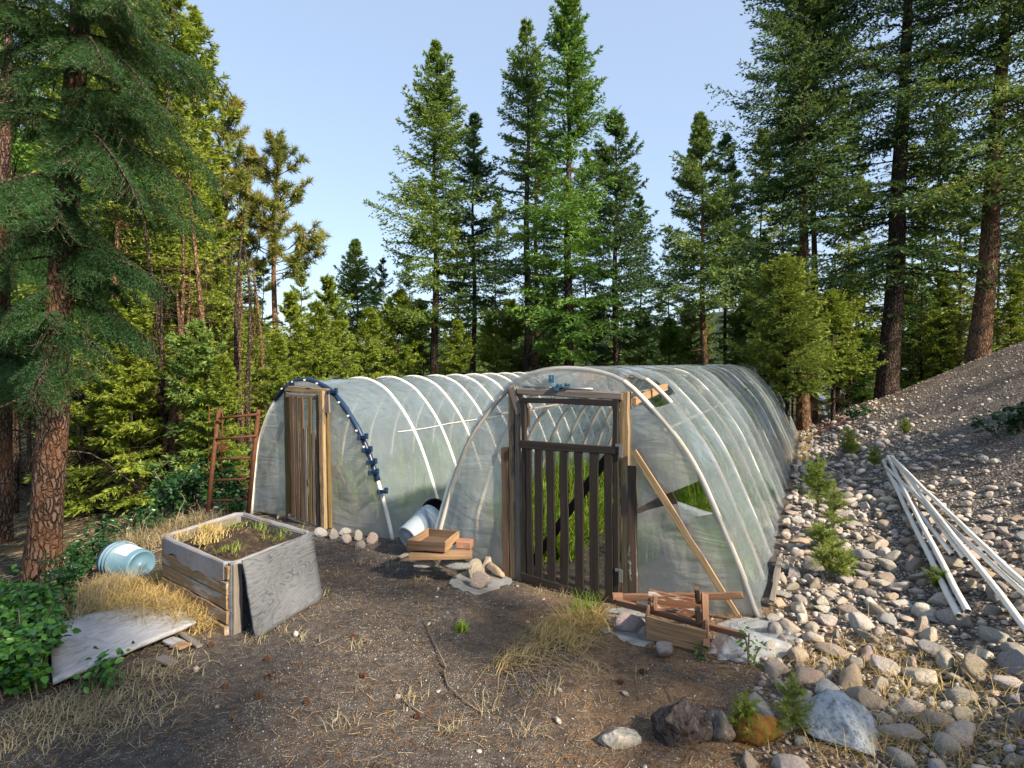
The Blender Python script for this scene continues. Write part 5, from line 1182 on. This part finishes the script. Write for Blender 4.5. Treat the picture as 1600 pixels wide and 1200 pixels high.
def shrub(name, feet, H, spread, nleaf, size, mat, label, seed, stems=14, cat='shrub'):
    r = np.random.default_rng(seed); f0 = feet[0]; root = thing(name, f0, label, cat); sa, sb, cs = [], [], []
    for i in range(stems):
        f = np.array(feet[i % len(feet)]) + V(*(r.normal(size=2) * spread * .3), 0); f[2] = gzf(f[0], f[1]) - .01
        a = r.uniform(0, 6.28); tip = f + V(math.cos(a) * spread * r.uniform(.2, 1), math.sin(a) * spread * r.uniform(.2, 1), H * r.uniform(.55, 1.1)); mid = (f + tip) / 2 + V(0, 0, H * .15)
        sa += [f, mid]; sb += [mid, tip]
        for u in np.linspace(.25, 1, 12): cs.append((f * (1 - u) ** 2 + 2 * u * (1 - u) * mid + tip * u * u) + r.normal(size=3) * .02)
    v, fc = leaf_cloud(np.array(cs), nleaf, size, r); link(idx_mesh('foliage', v, fc), 'foliage', mat, root)
    v, fc = tubes(sa, sb, .005, .003, 5); link(idx_mesh('stem', v, fc), 'stem', TWIG, root); return root
shrub('leafy_shrub', [G(20, 1060), G(60, 1030), G(10, 985), G(-20, 1080), G(40, 1090)], .26, .16, 2600, .042, LEAF, 'glossy green shrub filling the lower left corner', 1, 40)
shrub('leafy_shrub', [G(20, 960), G(50, 965), G(70, 975)], .20, .15, 1100, .042, LEAF, 'green shrub between the big trunk and the flat plywood', 2, 20)
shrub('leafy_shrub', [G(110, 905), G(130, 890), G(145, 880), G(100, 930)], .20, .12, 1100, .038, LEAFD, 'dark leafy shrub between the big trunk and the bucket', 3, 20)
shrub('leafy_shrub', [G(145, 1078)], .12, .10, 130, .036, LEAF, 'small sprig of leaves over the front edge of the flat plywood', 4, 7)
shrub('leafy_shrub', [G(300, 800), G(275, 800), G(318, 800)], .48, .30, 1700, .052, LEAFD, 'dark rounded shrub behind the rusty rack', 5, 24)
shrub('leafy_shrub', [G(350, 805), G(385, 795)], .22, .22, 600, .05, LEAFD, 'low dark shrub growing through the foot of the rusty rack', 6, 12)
shrub('leafy_shrub', [G(1590, 672)], .26, .25, 380, .06, LEAFD, 'lone green shrub high on the stony bank', 7, 10)
shrub('leafy_shrub', [G(1345, 652)], .22, .25, 300, .06, LEAFD, 'small dark shrub beside the red hose', 8, 8)
shrub('clover_weed', [G(1175, 1040)], .17, .05, 46, .030, LEAF, 'small round leaved weed growing by the puffed plastic', 9, 4, 'weed')
shrub('clover_weed', [G(1098, 1025)], .05, .04, 40, .022, LEAF, 'tiny green weed at the corner of the wheelbarrow', 10, 4, 'weed')
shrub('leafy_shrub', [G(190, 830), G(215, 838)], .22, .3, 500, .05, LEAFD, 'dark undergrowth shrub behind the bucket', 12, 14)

# ------------------------------------------------------------------ grasses and litter
def blades(centers, n, H, spread, lean, r, w=.0028, droop=.6, foot=.03, bias=None):
    """bent grass blades, three segments each; centers (m,3)"""
    idx = r.integers(0, len(centers), n); b = centers[idx] + np.c_[r.normal(size=(n, 2)) * foot, np.zeros(n)]; b[:, 2] = gz(b[:, 0], b[:, 1])
    a = r.uniform(0, 2 * np.pi, n); d = np.stack([np.cos(a), np.sin(a), np.zeros(n)], -1)
    if bias is not None: d = unit(d + np.array(bias))
    h_ = H * r.uniform(.4, 1.15, n); ln = lean * r.uniform(.2, 1.2, n); side = np.stack([-np.sin(a + .5), np.cos(a + .5), np.zeros(n)], -1) * w
    rows = []
    for q in (0, .35, .7, 1.0):
        p = b + d * (h_ * ln * q ** 1.5)[:, None] + V(0, 0, 1) * (h_ * (q - droop * ln * q * q * .55))[:, None]
        fl = gz(p[:, 0], p[:, 1]) + .004 if q > .5 else -9; p[:, 2] = np.maximum(p[:, 2], fl); rows.append((p, (1 - .85 * q)))
    V_ = np.stack([c for p, k in rows for c in (p - side * k, p + side * k)], 1).reshape(-1, 3); bb = (np.arange(n) * 8)[:, None]
    F = np.concatenate([bb + np.array([[2 * i, 2 * i + 1, 2 * i + 3, 2 * i + 2]]) for i in range(3)]); return V_, F
def grass(name, spots, n, H, spread, lean, mat, label, seed, kind='stuff', cat='grass', **kw):
    r = np.random.default_rng(seed); v, f = blades(np.array(spots), n, H, spread, lean, r, **kw); o = link(idx_mesh(name, v, f), name, mat); return props(o, label, cat, kind=kind)
def line(a, b, n): return [G(a[0] + (b[0] - a[0]) * u, a[1] + (b[1] - a[1]) * u) for u in np.linspace(0, 1, n)]
grass('dry_grass', line((150, 925), (295, 915), 8) + line((140, 950), (285, 955), 8) + line((260, 935), (320, 975), 6), 5200, .17, 0, 1.3, N_STRAW, 'thick golden dry grass between bucket, planter and plywood', 1, foot=.075, w=.0026, droop=.9, bias=(.5, -.5, 0))
grass('dry_grass', line((240, 840), (330, 815), 8) + line((200, 855), (250, 850), 4), 1500, .20, 0, 1.4, N_STRAWG, 'grey dry grass flopping behind the planter', 2, foot=.09, w=.003, droop=.9, bias=(-.2, -.4, 0))
grass('dry_grass', line((60, 1120), (270, 1045), 12) + line((20, 1150), (230, 1120), 8), 1300, .08, 0, 1.7, N_STRAWG, 'flattened dry grass in front of the plywood sheet', 3, foot=.10, w=.0022, droop=1.1)
grass('dry_grass', line((130, 960), (175, 925), 5) + line((115, 985), (160, 940), 4), 700, .16, 0, .9, N_STRAWG, 'wispy grey dead stalks beside the dark shrub', 4, foot=.05)
grass('grass_tussock', line((895, 985), (935, 975), 4), 900, .17, 0, 1.6, N_STRAW, 'drooping straw coloured tussock in front of the gate', 5, kind='thing', foot=.045, w=.0026, droop=1.0, bias=(-.5, -.6, 0))
grass('grass_tussock', line((900, 965), (925, 962), 3), 260, .15, 0, .7, N_WEED, 'green tuft rising behind the straw coloured tussock', 6, kind='thing', foot=.03, w=.0022)
grass('dry_grass', [G(x_, y_) for x_, y_ in ((400, 1000), (440, 985), (505, 930), (525, 900), (470, 1000), (560, 880), (610, 885), (660, 905), (560, 1010), (640, 1090), (760, 1110), (860, 1080), (930, 1050), (1010, 1060), (820, 1140), (700, 1140), (540, 1130), (880, 930), (850, 925))], 700, .075, 0, 1.5, N_STRAWG, 'sparse wisps of dry grass dotted over the soil', 17, foot=.035, w=.0016, droop=1.0)
grass('grass_tussock', [G(722, 985)], 90, .06, 0, .6, N_WEED, 'small grey green weed tuft alone on bare soil', 7, kind='thing', foot=.02, w=.003)
grass('dry_grass', line((780, 1045), (880, 1000), 6) + line((840, 990), (900, 1010), 4), 420, .17, 0, 2.0, N_STRAW, 'loose dry stalks lying on soil by the tussock', 8, foot=.04, w=.002, droop=1.2, bias=(.6, .3, 0))
grass('dry_grass', line((1320, 1180), (1600, 1150), 12) + line((1380, 1090), (1560, 1060), 8) + line((1250, 1040), (1420, 1020), 8), 1500, .10, 0, 1.5, N_STRAW, 'thin dry grass among the near river stones', 9, foot=.12, w=.0018, droop=1.0)
grass('dry_grass', line((1255, 720), (1262, 690), 3), 260, .2, 0, .9, N_STRAW, 'golden grass clump at the far foot of the film', 10, foot=.05, w=.004)
rr = np.random.default_rng(77)
pts_ = []
for i in range(60):
    u, w_ = rr.random(2); p = corners[0] * (1 - u) * (1 - w_) + corners[1] * u * (1 - w_) + corners[2] * u * w_ + corners[3] * (1 - u) * w_; p = cen + (p - cen) * .8; pts_.append((p[0], p[1], 0, u, w_))
def planter_grass(sel, n, H, mat, seed, nm):
    r = np.random.default_rng(seed); c = np.array([(x, y, 0) for x, y, _, u, w_ in pts_ if sel(u, w_)]); v, f = blades(c, n, H, 0, 1.0, r, w=.0028, foot=.03); 
    gzv = gz(v[:, 0], v[:, 1]); v[:, 2] += ZT - .035; o = link(idx_mesh(nm, v, f), nm, mat, pl); o['kind'] = 'stuff'
planter_grass(lambda u, w_: w_ > .62 and u > .1 or u < .12, 200, .06, N_SEED, 1, 'green_weeds')
planter_grass(lambda u, w_: u < .5 and w_ < .6, 700, .06, N_STRAW, 2, 'dry_weeds')
planter_grass(lambda u, w_: u > .35 and w_ < .3, 90, .06, N_SEED, 3, 'green_weeds')
# weeds inside the greenhouses
def interior(gh, pr, LENx, n, seed, label, path=(.0, .0)):
    r = np.random.default_rng(seed); s0, s1 = pr[:, 0].min() + .12, pr[:, 0].max() - .12; c = []
    for i in range(460):
        s_ = r.uniform(s0, s1); l = r.uniform(.35, LENx - .3)
        if path[0] < s_ < path[1] and l < LENx * .8: continue
        c.append(gh.pt(s_, 0, l))
    c = np.array(c); v, f = blades(c, n, .52, 0, .5, r, w=.009, foot=.05, droop=.5); hgt = .55 + .9 * np.clip(fbm(v[:, 0] * 1.3, v[:, 1] * 1.3, 2), -.3, .9)
    g0 = gz(v[:, 0], v[:, 1]); sv = (v[:, :2] - gh.O[:2]) @ gh.w[:2]; top_ = np.interp(np.clip(sv, pr[:, 0].min(), pr[:, 0].max()), *np.array(sorted(map(tuple, pr))).T) * .8 - .06
    v[:, 2] = np.minimum(g0 + (v[:, 2] - g0) * hgt, np.maximum(top_, 0)); edge_ = (sv < pr[:, 0].min() + .05) | (sv > pr[:, 0].max() - .07); v[edge_, 2] = -.2
    props(link(idx_mesh('weeds', v, f), 'weeds', N_WEED), label, 'weeds', kind='stuff')
m_ = (prof[:, 0].min() + prof[:, 0].max()) / 2
interior(g, prof, LEN, 34000, 1, 'bright green weeds growing inside the near greenhouse', (m_ - .22, m_ + .20))
interior(h, prof2, LEN2, 9000, 2, 'green weeds growing inside the far greenhouse')
# tall feathery plants inside the near greenhouse
tall = []
for i, (s_, l) in enumerate(((m_ + .45, 3.1), (m_ + .55, 3.6), (m_ + .4, 4.2), (m_ + .6, 4.9), (m_ + .2, 5.3), (m_ - .5, 4.6))):
    p = g.pt(s_, 0, l); d = seedling_mesh(500 + i, 1.15, .28, .10, 26, 3)
    pr_ = tree_protos(d, 'tall_weed', (N_GREEN, TWIG)); plant_tree(pr_, 'tall_weed', p[0], p[1], 'tall feathery green plant seen through the gate', 'tall plants inside the near greenhouse', cat='plant')
# litter: needles, straw bits and twigs
def litter(n, xr_, yr_, L, w, mat, seed, label, cond, name='litter'):
    r = np.random.default_rng(seed); x = r.uniform(*xr_, n); y = yr_[0] + (yr_[1] - yr_[0]) * r.random(n) ** 1.5; m = cond(x, y); x, y = x[m], y[m]; n = len(x); a = r.uniform(0, 6.28, n); l = L * r.uniform(.4, 1.3, n); d = np.stack([np.cos(a) * l, np.sin(a) * l], -1)
    c = r.normal(size=n) * .2; rows = []; sd_ = np.stack([-np.sin(a), np.cos(a)], -1) * w
    for q in (-.5, 0, .5):
        p = np.stack([x, y], -1) + d * q + sd_ / w * (c * l * (.25 - q * q))[:, None]; z = gz(p[:, 0], p[:, 1]) + .004 + .006 * r.random(n); rows += [np.c_[p - sd_, z], np.c_[p + sd_, z + w * .6]]
    V_ = np.stack(rows, 1).reshape(-1, 3); b = (np.arange(n) * 6)[:, None]; F = np.concatenate([b + np.array([[0, 1, 3, 2]]), b + np.array([[2, 3, 5, 4]])])
    props(link(idx_mesh(name, V_, F), name, mat), label, 'litter', kind='stuff')
def c1(x, y): d, l = dl(x, y); return ((d < .3) & ~((l > -.05) & (d > -2.5))) & (vnoise(x * 1.7 + 5, y * 1.7) > -.25 - .5 * (x > .2))
def c2(x, y): d, l = dl(x, y); return (d > -.2) & (vnoise(x * 2, y * 2) > -.1)
def c3(x, y): d, l = dl(x, y); return (x < -2.2) & (y > 3)
litter(7000, (-3, 2.6), (1.5, 4.9), .045, .0010, N_STRAWG, 1, 'pale straw bits scattered over the soil', c1)
litter(16000, (-3, 2.6), (1.5, 4.9), .032, .0009, N_BROWN, 2, 'brown conifer needles scattered over the soil', c1)
litter(14000, (.5, 8), (1.6, 9), .05, .0012, N_BROWN, 3, 'brown needles caught between the river stones', c2)
litter(9000, (-9, -2.2), (3.6, 12), .12, .0035, N_STRAWG, 4, 'dry sticks and straw on the forest floor', c3)
# sticks and cones
def stick(pts, r_, label, lift=.01):
    p = [G(*q) + V(0, 0, lift) for q in pts]; mb = MB(); mb.tube(p, [r_ * (1 - .6 * i / len(p)) for i in range(len(p))], 5); return props(link(mb.mesh(), 'fallen_stick', TWIG, smooth=True), label, 'stick', 'fallen sticks')
stick([(697, 1045), (680, 1010), (668, 985), (660, 972)], .004, 'thin bent stick on bare soil left of the loose stalks')
stick([(692, 1052), (700, 1075), (725, 1098), (750, 1115)], .005, 'curved stick lying on soil below the bent one')
stick([(492, 1012), (520, 1000)], .004, 'short straight twig left of the middle of the soil')
stick([(628, 1098), (660, 1118)], .004, 'straight twig near the bottom centre of the soil')
stick([(1478, 1030), (1490, 1060), (1510, 1085)], .010, 'grey driftwood root among the near stones')
stick([(1560, 1075), (1530, 1050), (1500, 1066), (1470, 1062)], .009, 'crooked grey root right of the driftwood')
stick([(1040, 1075), (1052, 1100)], .003, 'thin twig leaning toward the stump')
def cone(px, py, i):
    p = G(px, py); mb = MB(); r = random.Random(i); M = Matrix.Rotation(r.uniform(0, 6), 3, 'Z') @ Matrix.Rotation(1.45, 3, 'Y')
    for k in range(42):
        t = k / 42; a = k * 2.4; rr_ = .010 * math.sin(math.pi * (.12 + .8 * t)); c = Vector((math.cos(a) * rr_, math.sin(a) * rr_, (t - .5) * .034)); d = Vector((math.cos(a), math.sin(a), .5)).normalized(); s_ = Vector((-math.sin(a), math.cos(a), 0)) * .0045
        pts = [c * .5 - s_ * .5, c * .5 + s_ * .5, c + d * .005 + s_, c + d * .005 - s_, c + d * .003 + Vector((0, 0, -.003))]
        pts = [M @ q + Vector(p) + Vector((0, 0, .010)) for q in pts]; mb.add(pts, [(0, 1, 2, 3), (3, 2, 4), (1, 4, 2), (0, 3, 4), (0, 4, 1)])
    mb.tube([p + V(*(M @ Vector((0, 0, -.015)))) + V(0, 0, .010), p + V(*(M @ Vector((0, 0, .015)))) + V(0, 0, .010)], .006, 6)
    props(link(mb.mesh(), 'pine_cone', CONE), 'small brown fir cone lying on the soil', 'cone', 'fir cones on the soil')
for i, (x, y) in enumerate(((551, 997), (330, 1010), (567, 1058), (418, 1032), (404, 1090), (652, 1123), (420, 1060), (352, 1075), (480, 1100), (970, 1068), (1005, 1052))): cone(x, y, i)

# ------------------------------------------------------------------ unseen firs added outside the frame to shade the clearing
for i, (x, y, H) in enumerate(((3.3, .55, 5.6), (2.7, -1.2, 6.0), (3.9, -2.4, 8.5), (-1.2, -3.6, 8.5), (1.6, -5, 10), (-3.4, -3.2, 7), (9.9, 3.3, 9), (12.5, 4.4, 10.5), (11.5, 1.0, 11))):
    plant_tree(kinds[(3, 2)[i % 2]], 'fir_tree', x, y, 'unseen fir added outside the frame to shade the clearing', 'added shade firs around the clearing', H / kh[(3, 2)[i % 2]], i * 1.3)
